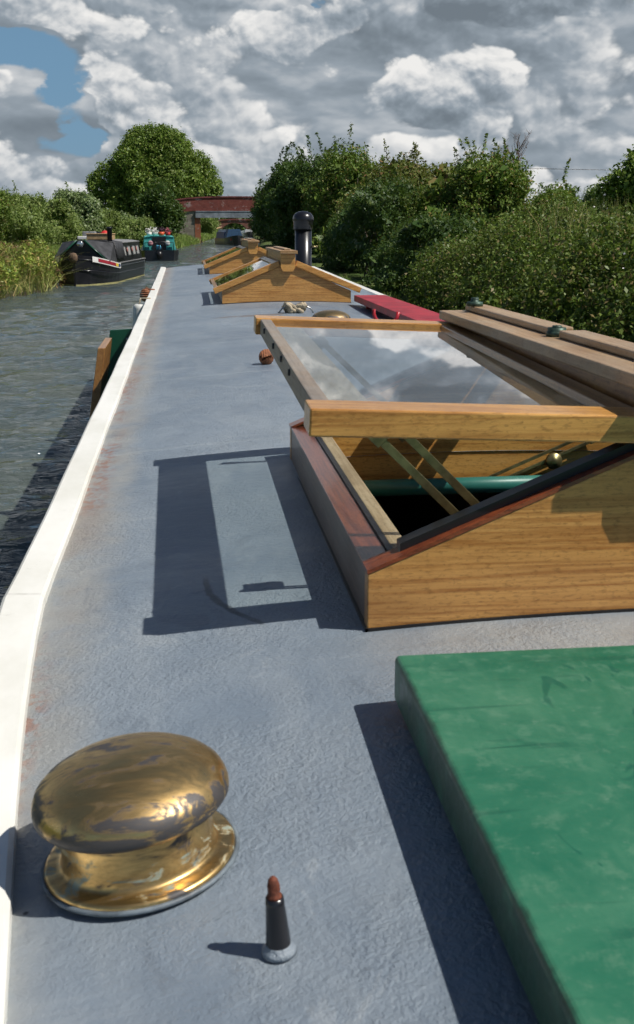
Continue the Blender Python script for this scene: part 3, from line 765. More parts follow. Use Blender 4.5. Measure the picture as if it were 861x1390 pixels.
        stay((.93, 2.41, 1.305), (.66, 2.41, 1.192), w=.013)
        mb = MB(); mb.lathe([(0, .008), (.009, .008), (.010, .006), (.018, .005), (.0195, 0), (.0195, -.004), (0, -.004)], 28, 0, Matrix.Translation((.828, 2.402, 1.246)) @ Matrix.Rotation(R(90), 4, 'X'))
        mb.build('stay_wheel', M['oldbrass'], box)
        mb = MB()
        mb.box(.255, .30, 1.485, 1.515, 1.490, 1.5085, 0); mb.build('stay_bracket', M['oldbrass'], box)
        ang = math.atan2(1.493-1.512, .452)
        lid(box, y0, y1, 0, -1, ang, True, hz=1.497, tilt=math.atan(.024))
        lid(box, y0, y1, 0, 1, a, False)
    else:
        lid(box, y0, y1, zo, -1, a, False); lid(box, y0, y1, zo, 1, a, False)
    return box
labs = ['large open wooden skylight with its glazed lid raised, nearest to the camera', 'closed gabled wooden skylight with glazed slopes, the middle one of three', 'closed gabled wooden skylight furthest along the roof']
for (a, b, zo, op), lb in zip(boxes, labs): pigeon_box(a, b, zo, op, lb)

# chimney
ch = empty('chimney', (.865, 8.95, rz(.865, 8.95)))
tag(ch, 'black stove chimney pipe with a domed cap standing on the roof behind the middle skylight', 'chimney')
CX, CY = .955, 9.15; CZ = rz(CX, CY)
ch.location = (CX, CY, CZ); FO[ch.name] = Vector((CX, CY, CZ))
mb = MB(); mb.lathe([(0, 0), (.095, 0), (.095, .02), (.078, .04), (.068, .06), (.068, .46), (.0, .46)], 32, 0, Matrix.Translation((CX, CY, CZ))); mb.build('pipe', M['blackp'], ch)
mb = MB(); mb.lathe([(.0, .440), (.079, .438), (.081, .50), (.086, .505), (.086, .52), (.08, .545), (.06, .568), (.03, .58), (0, .583)], 32, 0, Matrix.Translation((CX, CY, CZ))); mb.build('cowl', M['blackp'], ch)
mb = MB(); mb.tube([(CX+.06, CY-.03, CZ+.30), (CX+.105, CY-.03, CZ+.30)], .008, 8); mb.lathe([(0, -.012), (.012, 0), (0, .012)], 10, 0, Matrix.Translation((CX+.108, CY-.03, CZ+.30))); mb.build('stub_knob', M['oldbrass'], ch)

# red plank on its rack
PX0, PX1, PY0, PY1, PZ = 1.045, 1.245, 4.6, 6.95, 1.352
pl = MB(); pl.box(PX0, PX1, PY0, PY1, PZ-.038, PZ); pl = pl.build('gangplank', M['red'], None, bevel=.004)
tag(pl, 'long red painted gangplank lying along the right side of the roof', 'gangplank')
def cradle(y, label, hook=True):
    t = empty('plank_rack', (1.0, y, rz(1.0, y))); tag(t, label, 'rack', 'red racks on the roof')
    mb = MB(); z0 = rz(1.0, y)
    pts = [(.868, y, z0+.118), (.869, y, z0+.095), (.876, y, z0+.075), (.893, y, z0+.058), (.925, y, z0+.05), (.958, y, z0+.056), (.978, y, z0+.072), (.986, y, z0+.104)]
    mb.tube(pts, [.009]*len(pts), 8)
    if hook: mb.build('hook', M['hookred'], t)
    mb = MB(); mb.box(.90 if hook else 1.10, 1.25, y-.02, y+.02, rz(1.2, y)-.006, rz(1.2, y)+.012); mb.box(1.09, 1.20, y-.02, y+.02, rz(1.15, y), PZ-.039); hook and mb.box(.915, .935, y-.010, y+.010, z0-.01, z0+.046)
    mb.build('foot', M['hookred'], t, bevel=.003)
cradle(5.15, 'red hooked rack holding up the near part of the gangplank')
cradle(6.75, 'red hooked rack under the far end of the gangplank, by the skylight corner', False)

# roof ring with knotted rope
def rope_knot(c, n, rad, rr, seed):
    rd = random.Random(seed); pts = []
    for i in range(n):
        t = i/n*math.pi*2*3.3
        pts.append((c[0]+rad*1.5*math.sin(t*1.0+.3)*(.6+.4*rd.random()), c[1]+rad*.8*math.cos(t*1.37)*(.6+.4*rd.random()), c[2]+rr+rad*.55*(1+math.sin(t*1.9+1))*(.6+.4*rd.random())))
    return pts
kx, ky = .612, 6.28; kz = rz(kx, ky)
ring = MB(); ring.tube([(kx-.10, ky, kz+.001), (kx-.075, ky, kz+.028), (kx-.03, ky, kz+.045), (kx+.05, ky, kz+.045), (kx+.085, ky, kz+.025), (kx+.10, ky, kz+.001)], .0045, 8)
ring = ring.build('roof_ring', M['steel'], boat)
mb = MB(); mb.tube(rope_knot((kx-.005, ky-.005, kz), 90, .042, .010, 3), .0125, 8)
tag(mb.build('knotted_rope', M['rope'], None), 'short frayed rope knotted round a steel ring on the roof crown', 'rope')
bx_, by_ = .290, 4.12; bz_ = rz(bx_, by_)
mb = MB(); pts = []
for i in range(120):
    t = i/119; a = t*math.pi*2*9; ph = math.pi*t; r = .021*math.sin(ph)+.004
    pts.append((bx_-.022*math.cos(ph), by_+r*math.cos(a), bz_+.026+r*math.sin(a)))
mb.tube(pts, .0062, 6)
tag(mb.build('rope_ball', M['rustrope'], None), 'small brown ball of whipped rope on the roof left of the raised glazed lid', 'rope ball')

# side doors opened outwards over the water, fender, rope fender
sdm = MB(); sdm.prism_xz([(-.525, .70), (-.37, .70), (-.315, 1.185), (-.452, 1.178)], 6.62, 6.65)
sd_ = sdm.build('side_door', M['dkgreen'], boat, bevel=.002); sd_['label'] = 'dark green side door standing open over the water'
mb = MB(); mb.lathe([(0, 0), (.008, 0), (.01, .004), (.004, .012), (.009, .02), (0, .022)], 12, 0, Matrix.Translation((-.352, 6.62, 1.125)) @ Matrix.Rotation(R(90), 4, 'X')); mb.build('catch', M['steel'], sd_)
sdm = MB(); sdm.prism_xz([(-.545, .62), (-.500, .62), (-.420, 1.165), (-.458, 1.165)], 5.75, 6.3)
sd2 = sdm.build('side_door', M['woodY'], boat, bevel=.002); sd2['label'] = 'brown wooden side door edge next to the green one'
mb = MB(); Mf = Matrix.Translation((-.356, 8.0, .82)) @ Matrix.Rotation(R(4), 4, 'Y')
mb.lathe([(0, 0), (.03, .0), (.046, .012), (.050, .03), (.050, .385), (.047, .405), (.036, .415), (.01, .417), (0, .417)], 24, 0, Mf)
fe = empty('boat_fender', (-.356, 8.0, .82)); tag(fe, 'off-white cylindrical fender hanging outside the handrail', 'fender')
mb.build('fender_body', M['fend'], fe)
mb = MB(); mb.tube([(-.335, 8.0, 1.236), (-.325, 8.02, 1.275), (-.30, 8.03, rz(-.25, 8)+.026), (-.255, 8.03, rz(-.25, 8)+.026)], .005, 6); mb.build('cord', M['rope'], fe)
mb = MB(); pts = []
for i in range(140):
    t = i/139; a = t*math.pi*2*8; ph = math.pi*t; r = .034*math.sin(ph)+.005
    pts.append((-.325+r*math.cos(a), 9.0+r*math.sin(a), 1.195+.045*(1-math.cos(ph))))
mb.tube(pts, .0075, 6)
mb.tube([(-.325, 9.0, 1.285), (-.318, 9.0, 1.30), (-.30, 9.0, rz(-.25, 9)+.028), (-.25, 9.0, rz(-.25, 9)+.024)], .006, 6)
tag(mb.build('rope_fender', M['rustrope'], None), 'round brown rope fender tied to the far end of the white handrail', 'fender')

# ---------------------------------------------------------------- ground and water
LB = [(-60, -5.4), (0, -5.3), (15, -5.2), (24, -5.3), (29, -4.72), (31.5, -3.95), (34, -4.15), (38, -4.4), (43, -4.1), (50, -3.4), (60, -2.9), (72, -2.1), (85, -1.2), (100, -.3), (112, .6), (126, 1.6), (136, 2.0), (160, 3.4), (220, 7.0), (300, 12), (400, 18), (600, 30)]
RB = [(-60, 2.3), (0, 2.35), (20, 2.5), (35, 2.8), (50, 3.3), (65, 4.0), (85, 5.4), (105, 7.0), (120, 8.0), (136, 8.6), (160, 9.6), (220, 13), (300, 18), (400, 25), (600, 40)]
def lerp(T, y):
    for (a, p), (b, q) in zip(T[:-1], T[1:]):
        if y <= b: return p+(q-p)*(y-a)/(b-a)
    return T[-1][1]
def nz(x, y, s=1.0): return math.sin(x*1.7*s+y*.9*s)*.5+math.sin(x*.6*s-y*1.3*s+2)*.5
def build_ground():
    ys = [-60, -30, -10]+list(np.arange(0, 150, 2.0))+list(range(150, 300, 10))+list(range(300, 620, 40))+[900, 1600, 4000]
    V = []; nx = 0
    for y in ys:
        l = lerp(LB, y)+.18*nz(0, y*.7); r = lerp(RB, y)+.12*nz(5, y*.8)
        closed = y > 620
        row = [(-4000, .5), (-900, .5), (-200, .5), (l-60, .5), (l-25, .55), (l-10, .5), (l-5, .45), (l-2.4, .40), (l-1.0, .33), (l-.35, .24), (l, .03), (l+.25, -.45), ((l+r)/2, -.7), (r-.25, -.45), (r, .05), (r+.1, .34), (r+.6, .45), (r+1.6, .47), (r+3, .5), (r+10, .6), (r+30, .7), (r+80, .7), (300+r, .7), (1200, .7), (4000, .7)]
        nx = len(row)
        for x, z in row:
            zz = z if abs(x) > 200 else z+.04*nz(x, y)
            if closed: zz = .5
            V.append((x, y, zz))
    F = [(j*nx+i, j*nx+i+1, (j+1)*nx+i+1, (j+1)*nx+i) for j in range(len(ys)-1) for i in range(nx-1)]
    o = np_mesh('ground', V, F, M['ground'], smooth=True, origin=(0, 0, 0)); tag(o, kind='structure')
    # canal surface: real low ripples, finer near the boat
    ys = [-60.0, -20.0, -4.0, 0.0]; y = .6
    while y < 150: ys.append(y); y += max(.035, .0062*y)
    ys += [180, 240, 320, 450, 610]
    ys = np.array(ys); nx = 190
    l = np.interp(ys, [a for a, _ in LB], [b for _, b in LB])-1.6; r = np.interp(ys, [a for a, _ in RB], [b for _, b in RB])+1.0
    u = np.linspace(0, 1, nx); X = l[:, None]+(r-l)[:, None]*u[None, :]; Y = np.repeat(ys[:, None], nx, 1)
    rw = np.random.default_rng(31); Z = np.zeros_like(X)
    for k in range(70):
        lam = float(np.exp(rw.uniform(math.log(.13), math.log(1.5)))); th = math.pi/2+rw.normal()*.62
        kx_, ky_ = math.cos(th)*6.283/lam, math.sin(th)*6.283/lam
        amp = .0062*lam**1.0*(.5+rw.random())
        fade = np.clip(2.2-np.maximum(.035, .0062*ys)*3.2/lam, 0, 1)[:, None]
        env = .55+.45*np.sin(X*rw.uniform(.2, .9)+Y*rw.uniform(.1, .5)+rw.uniform(0, 6))
        Z += amp*fade*env*np.sin(X*kx_+Y*ky_+rw.uniform(0, 6.28)+.9*np.sin(X*1.1+Y*.7+k))
    Z[ys > 150] = 0
    V = np.stack([X, Y, Z], 2).reshape(-1, 3); i0 = (np.arange(len(ys)-1)[:, None]*nx+np.arange(nx-1)[None, :]).ravel()
    F = np.stack([i0, i0+1, i0+nx+1, i0+nx], 1)
    w = np_mesh('water', V, F, M['water'], smooth=True, origin=(0, 0, 0)); tag(w, kind='structure')
build_ground()

# ---------------------------------------------------------------- foliage
def snoise(P, s, seed):
    r = np.random.default_rng(seed); out = np.zeros(len(P))
    for k in range(7):
        d = r.normal(size=3); d /= np.linalg.norm(d); f = s*(.7+.35*k)
        out += np.sin(P@d*f+r.uniform(0, 6.28))/(1+.35*k)
    return out/3.2
def blobs_points(blobs, n, depth=.28, seed=0, low=None, ns=2.2, amp=.22, gap=-.45, clump=0, csig=.1):
    """points in an uneven shell of a union of ellipsoids; returns points and outward directions"""
    if clump:
        P, D = blobs_points(blobs, n//clump+1, depth, seed, low, ns, amp, gap)
        r = np.random.default_rng(seed+44); m = len(P)
        sz = csig*r.uniform(.5, 1.5, m)
        k = np.repeat(np.arange(m), clump); q = r.normal(size=(len(k), 3)); q *= np.array([1, 1, .8])
        q = q/np.maximum(np.linalg.norm(q, axis=1), .6)[:, None]*r.uniform(.35, 1.05, len(k))[:, None]
        Q = P[k]+q*sz[k, None]*1.6; E_ = D[k]*.6+q*.8
        if low is not None: ok = Q[:, 2] > low-.1; Q = Q[ok]; E_ = E_[ok]
        return Q[:n], E_[:n]
    r = np.random.default_rng(seed); B = np.array(blobs, float)
    area = (B[:,3]*B[:,4]+B[:,3]*B[:,5]+B[:,4]*B[:,5]); p = area/area.sum()
    PP = []; DD = []; tot = 0
    while tot < n:
        k = r.choice(len(B), n, p=p); d = r.normal(size=(n, 3)); d /= np.linalg.norm(d, axis=1)[:, None]
        base = B[k, :3]+d*B[k, 3:6]
        ww = snoise(base, ns, seed+1)+.6*snoise(base, ns*3.1, seed+2)
        t = 1+amp*ww-depth*np.abs(r.normal(size=n))*.6
        P = B[k, :3]+d*B[k, 3:6]*t[:, None]
        # drop points deep inside other blobs, and thin out where the noise says gap
        inside = np.zeros(n)
        for b in B:
            q = (P-b[:3])/b[3:6]; inside = np.maximum(inside, np.where((q*q).sum(1) < .42, 1, 0))
        keep = (inside < .5) & (snoise(P, ns*2.3, seed+3) > gap+.3*r.normal(size=n)*.5)
        if low is not None: keep &= P[:, 2] > low
        PP.append(P[keep]); DD.append(d[keep]); tot += keep.sum()
    return np.concatenate(PP)[:n], np.concatenate(DD)[:n]
def leaves(P, D, size, seed=0, up=.35, out=.5, asp=.55, vs=.35):
    r = np.random.default_rng(seed); n = len(P)
    N = r.normal(size=(n, 3))*.75+D*out+np.array([0, 0, up]); N /= np.linalg.norm(N, axis=1)[:, None]
    A = np.cross(N, r.normal(size=(n, 3))); A /= np.linalg.norm(A, axis=1)[:, None]; B = np.cross(N, A)
    s = size*(1+vs*r.normal(size=n)).clip(.4, 1.9)
    a = A*s[:, None]; b = B*(s*asp)[:, None]; c = N*(s*.14)[:, None]
    V = np.stack([P-a, P-b*.9+c-a*.1, P+a-c, P+b*.9+c-a*.1], 1).reshape(-1, 3)
    F = np.arange(n*4).reshape(n, 4)
    return V, F
def stems_mesh(name, segs, mat, parent):
    mb = MB()
    for pts, r0 in segs:
        k = len(pts); mb.tube(pts, [max(r0*(1-.8*i/(k-1)), r0*.15) for i in range(k)], 5 if r0 < .05 else 8)
    return mb.build(name, mat, parent)
def shrub(name, label, cat, blobs, n, size, mat, seed, group=None, low=.3, stems=8, sprigs=0, sprig_h=.5, amp=.22, depth=.28, stem_mat=None, ns=2.2, core=True, gap=-.45, stem_r=.03, clump=16, csig=0):
    B = np.array(blobs); cx, cy = B[:, 0].mean(), B[:, 1].mean()
    root = empty(name, (cx, cy, .4)); tag(root, label, cat, group)
    P, D = blobs_points(blobs, n, depth, seed, low, ns, amp, gap, clump=clump, csig=csig or size*3.0)
    rd = random.Random(seed); extra = []
    segs = []
    tops = sorted(range(len(B)), key=lambda i: -(B[i, 2]+B[i, 5]))
    for i in range(sprigs):
        b = B[rd.choice(range(len(B)))]
        th = rd.uniform(0, 6.28); q = rd.uniform(0, .75)
        x0 = b[0]+b[3]*q*math.cos(th); y0 = b[1]+b[4]*q*math.sin(th); z0 = b[2]+b[5]*math.sqrt(1-q*q)*.9
        h = sprig_h*rd.uniform(.4, 1.3); dx, dy = rd.uniform(-.4, .4)*h, rd.uniform(-.4, .4)*h
        pts = [(x0+dx*t*t, y0+dy*t*t, z0+h*t) for t in (0, .3, .6, .85, 1)]
        segs.append((pts, size*.13))
        m = int(26*h/size/8)+6
        for j in range(m):
            t = rd.random()**.8
            extra.append((x0+dx*t*t+rd.gauss(0, size*1.2*(1.3-t)), y0+dy*t*t+rd.gauss(0, size*1.2*(1.3-t)), z0+h*t))
    if extra:
        E_ = np.array(extra); P = np.concatenate([P, E_]); D = np.concatenate([D, np.tile([0, 0, 1.], (len(E_), 1))])
    V, F = leaves(P, D, size, seed+5)
    idx = np.zeros(len(F), int)
    if core:
        r = np.random.default_rng(seed+9); m = max(400, n//14)
        k = r.choice(len(B), m); d = r.normal(size=(m, 3)); d /= np.linalg.norm(d, axis=1)[:, None]
        Pc = B[k, :3]+d*B[k, 3:6]*(.62+.12*r.normal(size=m))[:, None]
        Pc = Pc[Pc[:, 2] > low] if low is not None else Pc
        Vc, Fc = leaves(Pc, Pc*0+[0, 0, .2], size*3.2, seed+6, asp=.8)
        F = np.concatenate([F, Fc+len(V)]); V = np.concatenate([V, Vc]); idx = np.concatenate([idx, np.zeros(len(Fc), int)])
    np_mesh('foliage', V, F, mat, root)
    for i in range(stems):
        b = B[rd.randrange(len(B))]; th = rd.uniform(0, 6.28)
        x1, y1, z1 = b[0]+b[3]*.75*math.cos(th), b[1]+b[4]*.75*math.sin(th), b[2]+b[5]*.6*rd.random()
        x0, y0 = b[0]*.6+cx*.4+rd.uniform(-.3, .3), b[1]+rd.uniform(-.3, .3)
        segs.append(([(x0, y0, .3), (x0*.7+x1*.3, y0*.7+y1*.3, .3+(z1-.3)*.45), (x0*.3+x1*.7, y0*.3+y1*.7, .3+(z1-.3)*.8), (x1, y1, z1)], stem_r))
    stems_mesh('stems', segs, stem_mat or M['bark'], root)
    return root
rd = random.Random(5)

# near bramble hedge on the right bank
bl = []
y = 6.0
while y < 19.3:
    w = rd.uniform(.75, 1.0)
    endf = max(0, (y-17.0)/2.5)
    bl.append((5.0+rd.uniform(-.12, .12)+.02*y, y, .92-.1*endf, 1.15, w, 1.04-.30*endf+rd.uniform(-.07, .07)))
    bl.append((4.35+rd.uniform(-.14, .14)+.02*y, y+.25, .82, .80, .8, .80-.15*endf))
    bl.append((3.92+rd.uniform(-.10, .10)+.02*y, y+.1, .62, .55, .7, .45))
    y += .62
hedge = shrub('bramble_hedge', 'wide bramble hedge dotted with white blossom on the right bank', 'hedge', bl, 150000, .024, M['l_bramble'], 21, low=.36, stems=60, sprigs=120, sprig_h=.22, amp=.10, depth=.30, ns=3.2, stem_r=.012, clump=46, csig=.13)
P, D = blobs_points(bl, 2600, .06, 77, .9, 3.2, .12)
sel = snoise(P, 2.4, 5) > .35; P, D = P[sel]+D[sel]*.03, D[sel]
V, F = leaves(P, D, .013, 3, asp=.95); np_mesh('blossom', V, F, M['flower'], hedge)
def blades(n, xf, yf, zf, hmin, hmax, w, seed, lean=.35, segn=3):
    r = np.random.default_rng(seed); x = xf(r, n); 
    y = yf(r, n); x = xf(r, n) if not callable(zf) else x
    X = x; Y = y; Z = zf(X, Y)
    h = r.uniform(hmin, hmax, n); th = r.uniform(0, 6.28, n); ln = np.abs(r.normal(size=n))*lean*h
    ph = r.uniform(0, 6.28, n); wx = np.cos(ph)*w; wy = np.sin(ph)*w
    V = np.zeros((n, segn*2, 3))
    for k in range(segn):
        t = k/(segn-1); cx = X+np.cos(th)*ln*t*t; cy = Y+np.sin(th)*ln*t*t; cz = Z+h*(t-.18*(ln/h)*t*t)
        ww = (1-t*.85)
        V[:, 2*k] = np.stack([cx-wx*ww, cy-wy*ww, cz], 1); V[:, 2*k+1] = np.stack([cx+wx*ww, cy+wy*ww, cz], 1)
    V = V.reshape(-1, 3); b = np.arange(n)*segn*2
    F = np.concatenate([np.stack([b+2*k, b+2*k+1, b+2*k+3, b+2*k+2], 1) for k in range(segn-1)])
    return V, F
# tall seeding grasses behind the hedge
r_ = np.random.default_rng(4); n = 900
yy = r_.uniform(8, 15.5, n); xx = r_.uniform(4.3, 5.5, n)+.02*yy
V, F = blades(n, lambda r, n: xx, lambda r, n: yy, lambda X, Y: X*0+1.55, .30, .62, .0035, 6, .3)
tag(np_mesh('seeding_grass', V, F, M['reed']), 'dry seeding grass standing up behind the bramble hedge', 'grass', kind='stuff')

# big hawthorns
def bushblobs(cx, cy, rx, ry, h, n, seed, z0=.3):
    q = random.Random(seed); L = []
    for i in range(n):
        t = q.random()**.8; a = q.uniform(0, 6.28); rr = q.random()**.35*.78
        s = q.uniform(.17, .36)
        f = math.sqrt(max(.05, 1-(t*.92)**2.2)); hh = (h-z0)*q.uniform(.86, 1.0)
        L.append((cx+rx*rr*f*math.cos(a), cy+ry*rr*f*math.sin(a), z0+hh*(.10+.76*t), rx*s, ry*s, (h-z0)*s*.55))
    L.append((cx, cy, z0+(h-z0)*.40, rx*.66, ry*.66, (h-z0)*.42))
    return L
haws = [
 ('hawthorn_bush', 'tall dark green hawthorn rising behind the left end of the bramble hedge', 7.1, 27.0, 2.3, 3.4, 3.55, 46000, .036, M['l_haw']),
 ('hawthorn_bush', 'broad hawthorn with brownish shoots, second along the right bank', 7.0, 34, 2.7, 4.2, 4.0, 46000, .044, M['l_hawb']),
 ('hawthorn_bush', 'hawthorn behind the black chimney with reddish twigs', 6.7, 44, 2.9, 5.0, 4.7, 44000, .055, M['l_haw']),
 ('hawthorn_bush', 'dense dark bush overhanging the canal right of the red bridge', 6.7, 57, 2.9, 6.5, 5.4, 44000, .068, M['l_dark']),
 ('hawthorn_bush', 'furthest dark bush that hides the right end of the red bridge', 7.1, 77, 2.9, 8.0, 6.3, 34000, .088, M['l_dark']),
]
for i, (nm, lb, x, y, rx, ry, h, n, s, mt) in enumerate(haws):
    shrub(nm, lb, 'bush', bushblobs(x, y, rx, ry, h, 30, 40+i), n, s, mt, 50+i, 'hawthorns along the right bank', low=.3, stems=14, sprigs=34, sprig_h=.5+.18*i, ns=1.3, depth=.34, amp=.2, stem_r=.05)
shrub('hawthorn_bush', 'lower hawthorn sloping down towards the gap of sky on the right', 'bush', bushblobs(9.2, 27.5, 1.5, 3.0, 2.9, 20, 61), 24000, .036, M['l_haw'], 62, 'hawthorns along the right bank', stems=8, sprigs=18, sprig_h=.7, ns=1.5, depth=.34)
shrub('hawthorn_bush', 'dark bush low over the water just past the chimney', 'bush', bushblobs(5.2, 31, 1.6, 7.0, 3.0, 26, 63), 30000, .036, M['l_dark'], 64, 'hawthorns along the right bank', stems=8, sprigs=4, sprig_h=.4, ns=1.7)
shrub('hawthorn_bush', 'dark leafy undergrowth behind the red gangplank', 'bush', bushblobs(4.9, 21.8, 1.4, 3.4, 2.1, 20, 65), 26000, .03, M['l_dark'], 66, 'hawthorns along the right bank', stems=8, sprigs=6, sprig_h=.4, ns=1.9)

def tree(name, label, x, y, h, rx, ry, z_low, n, size, mat, seed, nb=22, group=None, trunk_r=.3, gap=-.45, ns=.7, depth=.3):
    root = empty(name, (x, y, .4)); tag(root, label, 'tree', group)
    q = random.Random(seed); L = []
    hc = h-z_low
    for i in range(nb):
        t = (i+.5)/nb; a = i*2.4+q.uniform(-.3, .3)
        prof = math.sin(math.pi*min(1, .16+.80*t))**.6
        rr = .68*prof*math.sqrt(q.uniform(.3, 1))
        s = q.uniform(.13, .36)
        L.append((x+rx*rr*math.cos(a), y+ry*rr*math.sin(a), z_low+hc*(.12+.70*t), rx*s, ry*s, hc*s*.62))
    L.append((x, y, z_low+hc*.43, rx*.60, ry*.60, hc*.37))
    if nb > 50: L += [(x+rx*.78, y, z_low+hc*.40, rx*.25, ry*.3, hc*.22), (x-rx*.80, y, z_low+hc*.36, rx*.24, ry*.3, hc*.18), (x+rx*.62, y, z_low+hc*.62, rx*.22, ry*.3, hc*.12)]
    P, D = blobs_points(L, n, depth, seed, None, ns, .24, gap, clump=20, csig=size*2.6)
    V, F = leaves(P, D, size, seed+1, asp=.6)
    r = np.random.default_rng(seed+9); m = n//16; B = np.array(L); k = r.choice(len(B), m); d = r.normal(size=(m, 3)); d /= np.linalg.norm(d, axis=1)[:, None]
    Pc = B[k, :3]+d*B[k, 3:6]*.6; Vc, Fc = leaves(Pc, Pc*0+[0, 0, .2], size*2.6, seed+6, asp=.8)
    np_mesh('crown', np.concatenate([V, Vc]), np.concatenate([F, Fc+len(V)]), mat, root)
    segs = [([(x, y, .2), (x+.05*h*.3, y, z_low*.7+.3), (x, y, z_low+hc*.35), (x+.2, y, z_low+hc*.7)], trunk_r)]
    for b in L[::2]:
        segs.append(([(x, y, z_low*.6+hc*.12+.3), ((x+b[0])/2, (y+b[1])/2, (z_low+b[2])/2+.15*hc), (b[0], b[1], b[2])], trunk_r*.35))
    stems_mesh('trunk', segs, M['bark'], root)
    return root
tree('broadleaf_tree', 'big round broadleaf tree left of the red bridge', -3.9, 152, 15.0, 8.7, 8.0, 1.2, 130000, .135, M['l_chest'], 90, nb=60, trunk_r=.5, ns=.45)
shrub('willow_bush', 'dark green bush at the foot of the big round tree', 'bush', bushblobs(-2.2, 95, 2.0, 3.0, 5.7, 22, 91), 24000, .10, M['l_dark'], 92, stems=6, sprigs=8, sprig_h=1)
tree('broadleaf_tree', 'tall broadleaf tree at the right edge behind the bramble hedge', 15.4, 36, 4.75, 1.9, 2.2, .8, 26000, .07, M['l_chest'], 95, nb=18, trunk_r=.2)
for i, (x, y, h, rr, lb) in enumerate(((19.4, 56, 4.15, 1.15, 'small dark fir-like tree beyond the hedge, left of its paler neighbour'), (21.3, 58, 4.1, 1.2, 'small pale feathery tree beyond the hedge, nearest to the tall tree'))):
    tree('small_tree', lb, x, y, h, rr, rr, .6, 9000, .06, M['l_dark'] if i == 0 else M['l_pale'], 97+i, nb=9, trunk_r=.08)
# bare twiggy tree
t = empty('bare_tree', (9.8, 33, .4)); tag(t, 'bare brown twiggy tree top sticking out above the hawthorns', 'tree')
q = random.Random(3); segs = [([(9.75, 33, .4), (9.8, 33, 2.5), (9.85, 33, 4.2)], .05)]; tw = []
for i in range(46):
    z = q.uniform(2.6, 4.1); a = q.uniform(0, 6.28); Lg = q.uniform(.35, .85)
    p0 = Vector((9.8, 33, z)); p1 = p0+Vector((math.cos(a)*.35*Lg, math.sin(a)*.35*Lg, .55*Lg)); p2 = p1+Vector((math.cos(a+.5)*.25*Lg, math.sin(a)*.2*Lg, .45*Lg))
    segs.append(([p0, p1, p2], .012))
    for k in range(3):
        c_ = p1.lerp(p2, q.random()); segs.append(([c_, c_+Vector((q.uniform(-.15, .15), q.uniform(-.15, .15), q.uniform(.05, .2)))], .006))
stems_mesh('branches', segs, plain('brown_twigs', (.14, .085, .06), .9), t)

# left bank shrubs
ls = [
 (-9.4, 42, 2.6, 3.2, 3.1, M['l_hawb'], .05, 'brownish hedge bush at the left edge of the view behind the reeds'),
 (-9.6, 50, 2.8, 3.2, 3.65, M['l_haw'], .055, 'tall green hedge bush at the upper left behind the reeds'),
 (-8.6, 57, 2.6, 3.0, 3.5, M['l_willow'], .06, 'willow-leaved bush behind the front of the black boat'),
 (-7.6, 64, 2.6, 3.0, 3.65, M['l_willow'], .065, 'light green bush just left of the silvery one'),
 (-6.7, 71, 2.3, 2.8, 4.1, M['l_pale'], .085, 'silvery pale-leaved bush between hedge and big tree'),
 (-5.7, 79, 2.4, 3.0, 3.2, M['l_willow'], .07, 'rounded grey-green willow bush above the red bag on the black boat'),
 (-4.3, 84, 2.0, 2.6, 3.0, M['l_pale'], .075, 'small pale bush left of the teal boat'),
 (-3.3, 78, 1.8, 2.4, 2.3, M['l_willow'], .07, 'low willow bush beside the teal boat'),
]
for i, (x, y, rx, ry, h, mt, s, lb) in enumerate(ls):
    shrub('bank_bush', lb, 'bush', bushblobs(x, y, rx, ry, h, 24, 120+i), 30000, s*.78, mt, 130+i, 'bushes along the left bank', stems=8, sprigs=16, sprig_h=.55, ns=1.4, depth=.32)
for i, (x, y, rx, ry, h, mt, lb) in enumerate(((8.3, 108, 2.6, 6, 5.6, M['l_dark'], 'dark bush on the far right bank just before the red bridge'), (13.0, 175, 4, 8, 6, M['l_dark'], 'dark bushes seen under the red bridge on the right'), (3.2, 190, 3.0, 8, 5.2, M['l_willow'], 'bush seen under the red bridge at the left of the far canal'))):
    shrub('bank_bush', lb, 'bush', bushblobs(x, y, rx, ry, h, 11, 150+i), 15000, .12, mt, 155+i, 'bushes near the bridges', stems=5, sprigs=8, sprig_h=.8, ns=1.0)

# reeds and grass on the banks (stuff)
def bank_blades(T, y0, y1, off0, off1, n, h0, h1, w, mat, name, label, seed, lean=.35, sgn=-1, zb=.2):
    r = np.random.default_rng(seed); Y = r.uniform(y0, y1, n)
    keep = snoise(np.stack([Y, r.uniform(0, .1, n), Y*0], 1), .9, seed) > -.9
    xb = np.interp(Y, [a for a, _ in T], [b for _, b in T]); o_ = r.uniform(off0, off1, n); X = xb+sgn*o_
    clump = .72+.38*snoise(np.stack([X, Y, X*0], 1), 1.5, seed+1)
    V, F = blades(n, lambda r, n: X, lambda r, n: Y, lambda a, b: np.clip(.03+.30*o_, .02, zb+.2), h0, h1, w, seed, lean)
    Z = V[:, 2].reshape(n, -1); z0 = Z[:, :1]; Z2 = z0+(Z-z0)*clump.clip(.35, 1.3)[:, None]; V[:, 2] = Z2.ravel()
    tag(np_mesh(name, V, F, mat), label, 'reeds' if 'reed' in name else 'grass', kind='stuff')
bank_blades(LB, 18, 36, -.25, 3.4, 4200, .4, 1.4, .011, M['reed'], 'reeds', 'tangled straw and green reeds on the left bank in front of the black boat', 201, .8)
bank_blades(LB, 36, 64, .1, 3.5, 22000, .4, .95, .014, M['grassb'], 'bank_grass', 'long green grass on the left bank behind the black boat', 202, .45)
bank_blades(LB, 62, 126, -.1, 5.0, 26000, .4, .95, .022, M['grassb'], 'bank_grass', 'bright green grass on the left bank before the red bridge', 203, .35)
bank_blades(RB, 5, 60, 0, 1.2, 14000, .2, .5, .008, M['grassb'], 'bank_grass', 'rough grass along the foot of the right bank', 204, .4, sgn=1)
